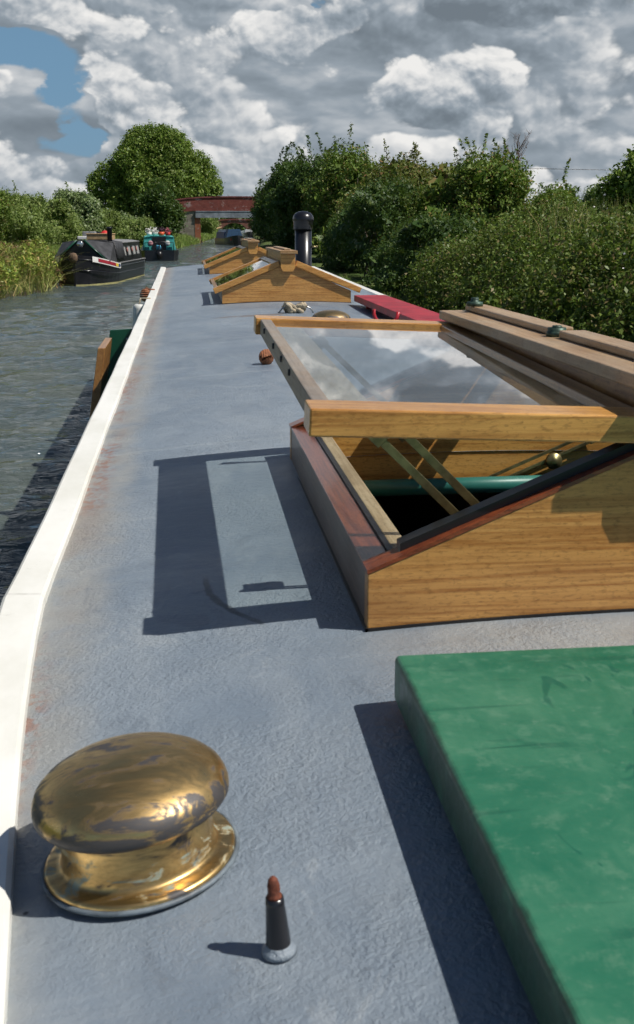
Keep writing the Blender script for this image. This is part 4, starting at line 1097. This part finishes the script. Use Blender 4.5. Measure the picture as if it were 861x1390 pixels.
bank_blades(LB, 134, 260, -.1, 5.0, 9000, .5, 1.2, .04, M['grassb'], 'bank_grass', 'grass along the far canal seen under the bridge', 205, .35)
# leafy weeds among the reeds
bl = []; q = random.Random(8)
for i in range(170):
    y = q.uniform(22, 37); bl.append((lerp(LB, y)-q.uniform(-.1, 2.6), y, q.uniform(.25, 1.0), q.uniform(.25, .5), q.uniform(.3, .6), q.uniform(.22, .42)))
P, D = blobs_points(bl, 110000, .4, 300, .05, 2.5, .35, clump=14, csig=.11)
V, F = leaves(P, D, .046, 301, asp=.34); tag(np_mesh('weeds', V, F, M['weed']), 'leafy weeds mixed among the reeds on the left bank', 'weeds', kind='stuff')
P, D = blobs_points([b for b in bl if q.random() < .35], 26000, .3, 310, .05, 2.5, .25)
V, F = leaves(P+D*.08, D, .04, 311, asp=.25)
tag(np_mesh('dead_weeds', V, F, leaf_mat('dead_weed_leaves', [(.16, .07, .03), (.30, .17, .08), (.38, .28, .15), (.14, .08, .03)])), 'brown dead dock and bramble stalks among the reeds', 'weeds', kind='stuff')
# far-off wood on the horizon
bl = []; q = random.Random(12)
for i in range(120):
    x = q.uniform(-420, 460); bl.append((x, 430+q.uniform(-25, 60), 2.0, q.uniform(9, 16), 8, q.uniform(4, 7)))
P, D = blobs_points(bl, 60000, .2, 320, .3, .2, .15); V, F = leaves(P, D, .8, 321, asp=.8)
tag(np_mesh('distant_wood', V, F, M['l_dark']), 'far-off dark line of trees on the horizon', 'wood', kind='stuff')

# ---------------------------------------------------------------- bridges
BY = 130.0
br = empty('canal_bridge', (5, BY, 0)); tag(br, 'flat red brick parapet bridge with a grey girder over the canal', 'bridge')
mb = MB(); top = [(-2.4, 4.35), (-1.2, 4.65), (.4, 4.86), (2.2, 4.98), (5, 5.04), (8, 5.02), (12, 4.85), (15, 4.5)]
bot = [(15, 3.3), (12, 3.52), (10, 3.545), (1.0, 3.545), (-.8, 3.3), (-2.2, 3.6)]
mb.prism_xz(top[::-1]+[( -2.4, 3.9)]+bot[::-1][1:], BY-.22, BY+.18); 
mb.build('parapet', M['brickred'], br)
mb = MB(); mb.prism_xz([(x, z+.002) for x, z in top[::-1]]+[(x, z+.14) for x, z in top], BY-.30, BY+.26); mb.build('coping', plain('red_coping', (.17, .045, .042), .85, var=.4, scale=1.5), br)
mb = MB(); mb.box(1.25, 12, BY-.32, BY-.20, 2.80, 3.54); mb.box(1.25, 12, BY-.36, BY-.18, 3.44, 3.542); mb.box(1.25, 12, BY-.36, BY-.18, 2.78, 2.86); mb.build('girder', M['girder'], br)
mb = MB(); mb.box(1.0, 12, BY+.2, BY+4.0, 2.9, 3.5); mb.build('deck', M['girder'], br)
mb = MB(); mb.box(-4, 15, BY+4.0, BY+4.4, 3.2, 4.9); mb.build('parapet', M['brickred'], br)
mb = MB(); mb.prism_xz([(-.9, .0), (1.15, .0), (1.15, 3.54), (-.3, 3.54), (-.7, 3.2)], BY-.1, BY+4.0); mb.prism_xz([(9.4, 0), (13, 0), (13, 3.54), (9.4, 3.54)], BY-.1, BY+4.0); mb.build_each('abutment', M['stone'], br)
mb = MB(); mb.box(1.15, 1.80, BY-.14, BY+4.0, 0, 2.79); mb.box(8.8, 9.4, BY-.14, BY+4, 0, 2.79); mb.build_each('pier', M['brick'], br)
mb = MB(); mb.prism_xz([(-2.4, 0), (-.92, 0), (-.72, 3.15), (-2.4, 3.3)], BY+.1, BY+1.0); mb.build('wing_wall', M['stone'], br)
b2 = empty('arch_bridge', (12, 262, 0)); tag(b2, 'distant low brick arch bridge seen beneath the red bridge', 'bridge')
arc = [(11.3+3.1*math.cos(t), .3+2.35*math.sin(t)) for t in np.linspace(math.pi, 0, 17)]
mb = MB(); mb.prism_xz(arc+[(18.5, .3), (18.5, 2.6), (14.5, 3.2), (11.5, 3.3), (8.5, 3.2), (6.5, 2.8), (6.5, .3)], 260, 264); mb.build('arch', M['brickold'], b2)
mb = MB(); mb.prism_xz([(6.5, 2.81), (8.5, 3.21), (11.5, 3.31), (14.5, 3.21), (18.5, 2.62), (18.5, 2.9), (14.5, 3.5), (11.5, 3.62), (8.5, 3.5), (6.5, 3.1)], 259.8, 260.2); mb.build('parapet', M['brickred'], b2)

# pylon, power line
py = empty('pylon', (27, 700, .5)); tag(py, 'faint grey lattice pylon on the horizon above the red bridge', 'pylon')
mb = MB(); s = .12; X0, Y0, H = 27, 700, 21.5
for sx in (-1, 1):
    for sy in (-1, 1): mb.tube([(X0+sx*1.8, Y0+sy*1.8, .4), (X0+sx*.4, Y0+sy*.4, H)], s, 4)
for k in range(7):
    z0 = .4+k*3; w = 1.8-1.4*z0/H; w2 = 1.8-1.4*(z0+3)/H
    mb.tube([(X0-w, Y0-w, z0), (X0+w2, Y0-w2, z0+3)], .08, 4); mb.tube([(X0+w, Y0-w, z0), (X0-w2, Y0-w2, z0+3)], .08, 4)
mb.build('lattice', M['girder'], py)
mb = MB()
for z in (13.5, 16.5, 19.5): mb.tube([(X0-3, Y0, z), (X0+3, Y0, z)], .1, 4)
mb.build_each('cross_arm', M['girder'], py)
pw = empty('power_line', (60, 88, .6)); tag(pw, 'thin black power line crossing the gap of sky on the right', 'power line')
mb = MB()
for dz in (0,):
    mb.tube([(12+i*4.0, 88+i*.6, 6.35+dz+.0025*(i-8)**2) for i in range(17)], .022, 5)
mb.build('wire', M['black'], pw)
mb = MB(); mb.tube([(12, 88, .4), (12, 88, 6.7)], .11, 8); mb.tube([(76, 97.6, .4), (76, 97.6, 6.7)], .11, 8); mb.build_each('pole', M['bark'], pw)

# ---------------------------------------------------------------- moored boats
def place(name, label, cat, x, y, heading):   # local +Y = bow
    o = empty(name, (x, y, 0), heading, frame='local'); tag(o, label, cat, 'narrowboats moored along the canal'); return o
def hull_mesh(L, bw, name, root, mat, zt=.62, bowz=.95):
    st = []; n = 26
    for i in range(n+1):
        y = L*i/n; t = y/L
        hw = bw
        if t > .72: hw = bw*math.sqrt(max(0, 1-((t-.72)/.28)**2.1))
        if y < .8: hw = bw*(.75+.25*math.sqrt(max(0, y/.8)))
        hw = max(hw, .035); z = zt+(bowz-zt)*max(0, (t-.70)/.30)**1.6
        fl = .8 if t > .72 else .97
        hwb = hw*(.97 - .25*max(0, (t-.72)/.28))
        st.append([(-hw, y, z), (-(hw+hwb)/2-.012, y, z*.6), (-hwb, y, .12), (-hwb*.92, y, -.35), (hwb*.92, y, -.35), (hwb, y, .12), ((hw+hwb)/2+.012, y, z*.6), (hw, y, z)])
    V = [p for s_ in st for p in s_]; F = []
    for j in range(n):
        for i in range(8): F.append((j*8+i, (j+1)*8+i, (j+1)*8+(i+1) % 8, j*8+(i+1) % 8))
    F.append(tuple(range(8))); F.append(tuple(range(n*8, n*8+8))[::-1])
    mb = MB(); mb.add(V, F); return mb.build(name, mat, root, origin=(0, 0, 0)), st
M['tarp'] = plain('black_tarpaulin', (.035, .035, .038), .6, var=.5, scale=4, bump=.6, bscale=7, bdist=.04)
M['tealp'] = plain('teal_boat_paint', (.07, .40, .37), .45, var=.2, scale=3)
M['slime'] = plain('yellowed_waterline', (.30, .28, .12), .8, var=.3)
M['wpaint'] = plain('white_boat_paint', (.70, .69, .66), .5, var=.1)
M['rpaint'] = plain('crimson_panel_paint', (.30, .02, .035), .4, var=.1)
M['ypaint'] = plain('yellow_panel_paint', (.70, .50, .05), .4, var=.1)
M['bpaint'] = plain('blue_panel_paint', (.02, .06, .18), .4, var=.1)
M['orange'] = plain('orange_plastic', (.70, .10, .03), .5, var=.15)
M['redbag'] = plain('red_fabric', (.50, .02, .02), .7, var=.2)
M['greyroof'] = plain('grey_boat_roof', (.22, .22, .22), .6)
M['curtain'] = plain('pale_curtain', (.27, .27, .26), .8, var=.25, scale=20)
M['tan'] = plain('tan_cardboard', (.42, .28, .14), .8)
M['lamp'] = plain('chrome_lamp', (.6, .6, .6), .15, .8)

def black_boat():
    L = 8.9; hd = math.atan2(.95, -7.9)  # direction of +Y
    bow = Vector((-3.38, 34.9)); stern = Vector((-2.42, 43.4))
    d = (bow-stern); hdg = math.atan2(-d.x, d.y); L = d.length
    b = place('moored_narrowboat', 'black narrowboat with a tent-like tarpaulin over its front, nearest of the moored boats', 'narrowboat', stern.x, stern.y, hdg)
    h, st = hull_mesh(L, 1.0, 'hull', b, M['blackp'])
    # rubbing strakes
    mb = MB()
    for zf in (.86, .5):
        for sgn in (0, 7):
            pts = [(s_[sgn][0]*1.005, s_[sgn][1], s_[sgn][2]*zf) for s_ in st]; mb.tube(pts, .022, 6)
    mb.build_each('rubbing_strake', M['blackp'], b)
    mb = MB()
    for sg in (-1, 1):
        V = []; F = []
        for s_ in st:
            x = s_[5][0]+.006; V += [(sg*x, s_[5][1]+(.01), -.02), (sg*(x+.002), s_[5][1]+.01, .045)]
        for j in range(len(st)-1): F.append((2*j, 2*j+2, 2*j+3, 2*j+1))
        mb.add(V, F)
    mb.build_each('waterline_stain', M['slime'], b)
    # cabin with tumblehome
    c0, c1 = .75, L*.73
    mb = MB(); mb.prism_xz([(-.90, .62), (.90, .62), (.80, 1.24), (.5, 1.29), (0, 1.31), (-.5, 1.29), (-.80, 1.24)], c0, c1); cab = mb.build('cabin', M['blackp'], b, bevel=.01)
    mb = MB(); mb.prism_xz([(-.82, 1.243), (-.5, 1.293), (0, 1.313), (.5, 1.293), (.82, 1.243), (.82, 1.262), (.5, 1.312), (0, 1.332), (-.5, 1.312), (-.82, 1.262)][::-1][::-1], c0-.03, c1+.02); mb.build('cabin_roof', M['greyroof'], b)
    mb = MB(); mb.box(-.97, .97, .3, L*.70, .615, .635); mb.build('gunwale', M['greyroof'], b)
    for sg in (-1, 1):
        for k, (ya, yb) in enumerate(((1.2, 1.75), (2.05, 2.6), (3.1, 3.65), (4.1, 4.65))):
            def side(z, o=.008): return sg*(.90-.10*(z-.62)/.62+o)
            w = MB(); w.add([(side(.80), ya, .80), (side(.80), yb, .80), (side(1.13), yb, 1.13), (side(1.13), ya, 1.13)] + [(side(.80, -.02), ya, .80), (side(.80, -.02), yb, .80), (side(1.13, -.02), yb, 1.13), (side(1.13, -.02), ya, 1.13)], [(0, 1, 2, 3), (7, 6, 5, 4), (0, 4, 5, 1), (1, 5, 6, 2), (2, 6, 7, 3), (3, 7, 4, 0)])
            wo = w.build('window', M['steel'], b)
            w = MB(); yi, yj = ya+.03, yb-.03
            w.add([(side(.83, .011), yi, .83), (side(.83, .011), yj, .83), (side(1.10, .011), yj, 1.10), (side(1.10, .011), yi, 1.10)], [(0, 1, 2, 3)])
            w.build('pane', M['curtain'], wo)
        for k, ya in enumerate((1.9, 2.85, 3.9, 4.95)):
            w = MB(); w.lathe([(0, .012), (.075, .012), (.08, 0)], 16, 0, Matrix.Translation((sg*.876, ya, 1.0)) @ Matrix.Rotation(sg*R(90-9), 4, 'Y')); w.build('rosette', plain('rose_panel', (.35, .12, .10), .5), b)
    # cratch cover: tent from cabin front forward
    y0, y1 = c1+.03, L*.87
    V = [(-.83, y0, 1.27), (0, y0, 1.36), (.83, y0, 1.27), (.93, y0, .64), (-.93, y0, .64),
         (-.14, y1, 1.36), (.14, y1, 1.36), (.90, y1, .72), (-.90, y1, .72), (.72, y1+.25, .78), (-.72, y1+.25, .78), (0, (y0+y1)/2, 1.30)]
    mb = MB(); mb.add(V, [(0, 11, 5), (0, 1, 11), (1, 2, 11), (2, 6, 11), (11, 6, 5), (2, 3, 7), (2, 7, 6), (0, 8, 4), (0, 5, 8)])
    cv = mb.build('front_cover', M['tarp'], b); so_ = cv.modifiers.new('s', 'SOLIDIFY'); so_.thickness = .02
    dr = MB(); V = []; F = []; yy = np.linspace(L*.55, c1+.025, 9)
    for k, y_ in enumerate(yy):
        w_ = .02+.018*math.sin(k*2.1); zb_ = .70+.10*abs(math.sin(k*1.3))
        V += [(-.93-w_, y_, zb_), (-.83-w_*.5, y_, 1.275), (-.5, y_, 1.325), (0, y_, 1.345), (.5, y_, 1.325), (.83+w_*.5, y_, 1.275), (.93+w_, y_, zb_)]
    for k in range(8):
        for i in range(6): F.append((k*7+i, k*7+i+1, (k+1)*7+i+1, (k+1)*7+i))
    dr.add(V, F, 0, True); dro = dr.build('cabin_drape', M['tarp'], b); dm = dro.modifiers.new('s', 'SOLIDIFY'); dm.thickness = .012; dm.offset = 1
    mb = MB()
    for sg in (-1, 1):
        mb.tube([(sg*.12, y1+.02, 1.36), (sg*.82, y1+.04, .72)], .03, 6)
    mb.build_each('cover_trim', M['dkgreen'], b)
    mb = MB(); mb.prism_xz([(-.76, .70), (.76, .70), (.1, 1.31), (-.1, 1.31)], y1-.08, y1-.04); mb.build('front_board', M['black'], b)
    mb = MB(); mb.lathe([(0, .0), (.07, .0), (.10, .04), (.105, .09), (.085, .10), (0, .105)], 20, 0, Matrix.Translation((0, y1+.0, 1.24)) @ Matrix.Rotation(R(-90), 4, 'X')); mb.build('headlamp', M['lamp'], b)
    # bow panels
    def bowpanel(f0, f1, m, nm, zA, zB, out):
        for sg in (-1, 1):
            V = []; n = 10
            for i in range(n+1):
                t = f0+(f1-f0)*i/n; y = t*L; hw = max(.035, math.sqrt(max(0, 1-((t-.72)/.28)**2.1))) if t > .72 else 1
                zt = .62+(.95-.62)*max(0, (t-.70)/.30)**1.6
                V += [(sg*(hw+out), y+out*.8, zt-zA), (sg*(hw+out+.002), y+out*.8, zt-zB)]
            mb = MB(); mb.add(V, [(2*i, 2*i+2, 2*i+3, 2*i+1) for i in range(n)]); mb.build_each(nm, m, b)
    bowpanel(.72, .965, M['wpaint'], 'bow_panel', .0, .165, .018)
    bowpanel(.80, .94, M['rpaint'], 'bow_panel', .03, .13, .024)
    bowpanel(.765, .80, M['ypaint'], 'bow_panel', .03, .13, .024)
    bowpanel(.735, .765, M['bpaint'], 'bow_panel', .03, .13, .024)
    mb = MB(); mb.lathe([(0, -.16), (.09, -.14), (.13, -.06), (.135, .05), (.09, .13), (0, .15)], 16, 0, Matrix.Translation((0, L+.06, .86))); mb.build('bow_fender', M['rope2'], b)
    Mw = Matrix.Translation((stern.x, stern.y, 0)) @ Matrix.Rotation(hdg, 4, 'Z')
    def W(x, y, z): return Mw @ Vector((x, y, z))
    # things on the roof
    def thing_at(name, label, cat, p, build, group=None):
        e = empty(name, p, hdg, frame='local'); tag(e, label, cat, group); build(e); return e
    def crate(e):
        m1 = MB(); m1.box(-.42, .42, -.28, .28, 0, .17); m1.build('box_body', M['tan'], e, bevel=.01)
        m1 = MB(); m1.box(-.44, .44, -.30, .30, .171, .20); m1.build('box_lid', M['tan'], e, bevel=.01)
    thing_at('storage_box', 'tan box on the roof of the black boat beside its chimney', 'box', W(-.25, c1-.9, 1.36), crate)
    def tray(e):
        m1 = MB(); m1.box(-.35, .35, -.25, .25, 0, .10, 0); m1.build('tray', M['wpaint'], e, bevel=.02)
        m1 = MB(); m1.box(-.24, .2, -.15, .15, .101, .26); m1.build('grey_case', M['greyroof'], e, bevel=.03)
    thing_at('roof_tray', 'white tray with a grey case on the roof of the black boat', 'tray', W(.36, c1-2.0, 1.36), tray)
    def pipe(e):
        m1 = MB(); m1.lathe([(0, 0), (.08, 0), (.08, .40), (.1, .40), (.1, .45), (0, .47)], 16); m1.build('pipe', M['blackp'], e)
    thing_at('stove_chimney', 'short dark chimney at the front end of the black boat roof', 'chimney', W(-.66, c1-.25, 1.31), pipe)
    def bag(e):
        for k, (x, y, r, m_) in enumerate(((0, 0, .20, M['redbag']), (-.16, .22, .15, M['orange']), (.25, -.05, .17, M['black']))):
            m1 = MB(); m1.lathe([(0, 0), (r*.9, 0), (r, r*.5), (r*.85, r*1.1), (r*.4, r*1.5), (0, r*1.6)], 12, 0, Matrix.Translation((x, y, 0))); m1.build('sack', m_, e)
    thing_at('bag_pile', 'pile of red, orange and black bags on the black boat roof', 'bags', W(0, 3.2, 1.335), bag)
    def wbox(e):
        m1 = MB(); m1.box(-.2, .2, -.30, .30, 0, .14, 0); m1.build('box_body', M['wpaint'], e, bevel=.02)
        m1 = MB(); m1.box(-.21, .21, -.31, .31, .1405, .16, 0); m1.build('box_lid', M['wpaint'], e, bevel=.005)
    thing_at('white_box', 'low white box on the black boat roof right of the bags', 'box', W(.2, 1.9, 1.335), wbox)
    def tub(e):
        m1 = MB(); m1.lathe([(0, 0), (.13, 0), (.16, .12), (.14, .12), (.12, .02), (0, .02)], 16); m1.build('tub_body', M['orange'], e)
    thing_at('orange_tub', 'small orange tub at the stern end of the black boat roof', 'tub', W(.3, 1.1, 1.32), tub)
    e = MB(); p = Mw @ Vector((1.03, .35, .22))
    e.lathe([(0, 0), (.05, .02), (.07, .06), (.07, .44), (.05, .49), (0, .5)], 14, 0, Matrix.Translation(p) @ Matrix.Rotation(-.15, 4, 'Y'))
    e.tube([p+Vector((-.07, 0, .49)), p+Vector((-.12, 0, .6))], .01, 5)
    tag(e.build('boat_fender', M['tan'], None), 'yellowish fender hanging at the stern corner of the black boat', 'fender')
black_boat()

def teal_boat():
    x0, y0 = -1.36, 60.0
    b = place('moored_narrowboat', 'teal narrowboat seen from its stern with a cluttered roof', 'narrowboat', x0, y0, R(1.5))
    h, st = hull_mesh(13, 1.03, 'hull', b, M['blackp'], zt=.56)
    mb = MB(); mb.prism_xz([(-.88, .56), (.88, .56), (.78, 1.22), (.4, 1.28), (-.4, 1.28), (-.78, 1.22)], .9, 9.5); mb.build('cabin', M['tealp'], b, bevel=.015)
    mb = MB(); mb.prism_xz([(-.80, 1.225), (-.4, 1.285), (.4, 1.285), (.80, 1.225), (.80, 1.25), (.4, 1.31), (-.4, 1.31), (-.80, 1.25)], .85, 9.55); mb.build('cabin_roof', M['tealp'], b)
    mb = MB(); mb.box(-.36, .36, .86, .895, .58, 1.24); mb.build('stern_door', M['black'], b)
    for sg in (-1, 1):
        d_ = MB(); d_.box(sg*.60-.20, sg*.60+.20, .80, .84, .72, 1.12); dd = d_.build('door_leaf', M['tealp'], b)
        d_ = MB(); d_.lathe([(0, .012), (.12, .012), (.13, 0)], 20, 0, Matrix.Translation((sg*.45, .79, .93)) @ Matrix.Rotation(R(90), 4, 'X')); d_.build('porthole', M['wpaint'] if sg > 0 else plain('pink_paint', (.6, .3, .33), .5), dd)
    mb = MB(); mb.box(-.6, .6, .02, .05, .34, .50); mb.build('name_band', M['wpaint'], b)
    mb = MB(); mb.tube([(-.75, .25, .56), (-.75, .25, .95), (0, .12, 1.02), (.75, .25, .95), (.75, .25, .56)], .02, 6); mb.tube([(-.3, .2, .98), (0, .6, .95), (.25, 1.0, .7)], .02, 6); mb.build('stern_rail', M['black'], b)
    mb = MB(); mb.tube([(0, -.05, .1), (0, -.1, .75), (.02, .35, .85)], .03, 8); mb.build('tiller', M['black'], b)
    mb = MB(); mb.lathe([(0, -.2), (.12, -.18), (.16, 0), (.12, .18), (0, .2)], 12, 0, Matrix.Translation((0, -.12, .32))); mb.build('stern_fender', M['black'], b)
    def pot(x, y, r, m1_, m2_, lb):
        e = empty('planter', (x0+x, y0+y, 1.31)); tag(e, lb, 'planter', 'planters on the teal boat roof')
        m = MB(); m.lathe([(0, 0), (r*.7, 0), (r, r*1.1), (0, r*1.1)], 12, 0, Matrix.Translation((x0+x, y0+y, 1.31))); m.build('pot', m1_, e)
        qq = np.random.default_rng(int(abs(x*100))+int(y*10)); P = qq.normal(size=(160, 3))*r*.45+[x0+x, y0+y, 1.31+r*1.5]
        V, F = leaves(P, P*0, .045, 3); np_mesh('flowers', V, F, m2_, e)
    pot(-.55, 1.3, .16, M['wpaint'], M['flower'], 'white potted flowers at the left corner of the teal roof')
    pot(-.25, 1.8, .17, M['fend'], M['flower'], 'taller white flowers behind the left corner pot on the teal roof')
    pot(.1, 1.25, .18, M['orange'], plain('purple_flowers', (.10, .04, .07), .8), 'orange tub with purple plants in the middle of the teal roof')
    pot(.45, 1.6, .16, M['redbag'], plain('pink_flowers', (.45, .12, .15), .8), 'red pot with pink flowers at the right of the teal roof')
    e = MB(); e.lathe([(0, 0), (.13, 0), (.13, .22), (.1, .25), (0, .25)], 12, 0, Matrix.Translation((x0-.05, y0+.35, .58))); tag(e.build('bucket', plain('light_blue_plastic', (.1, .4, .6), .5), None), 'light blue bucket on the stern deck of the teal boat', 'bucket')
teal_boat()

def far_boats():
    b = place('moored_narrowboat', 'distant dark narrowboat with a blue canopy just before the red bridge', 'narrowboat', 4.1, 124, R(180+6))
    h, st = hull_mesh(11, 1.0, 'hull', b, M['blackp'])
    mb = MB(); mb.prism_xz([(-.88, .6), (.88, .6), (.78, 1.25), (-.78, 1.25)], 1, 7); mb.build('cabin', M['bpaint'], b)
    mb = MB(); mb.prism_xz([(-.85, .65), (.85, .65), (.6, 1.55), (-.6, 1.55)], 7.05, 8.6); mb.build('canopy', plain('blue_canopy', (.03, .08, .16), .6), b)
    mb = MB(); mb.prism_xz([(-.7, .45), (.7, .45), (.5, .80), (-.5, .80)], 10.2, 10.35); mb.build('bow_board', M['redbag'], b)
    e = empty('roof_planks', (3.9, 120, 1.27)); tag(e, 'jumble of poles and pale boxes on the roof of the distant blue boat', 'poles')
    m = MB(); m.box(3.5, 4.4, 119, 121, 1.27, 1.5); m.build('box_body', M['steel'], e)
    m = MB(); m.tube([(3.2, 116, 1.6), (3.9, 122, 1.75)], .06, 6); m.build('pole', M['tan'], e)
    b = place('moored_narrowboat', 'tiny dark boat far along the canal under the bridge', 'narrowboat', 12.0, 215, R(178))
    h, st = hull_mesh(12, 1.0, 'hull', b, M['blackp'])
    mb = MB(); mb.prism_xz([(-.88, .6), (.88, .6), (.78, 1.3), (-.78, 1.3)], 1, 9); mb.build('cabin', M['wpaint'], b)
far_boats()
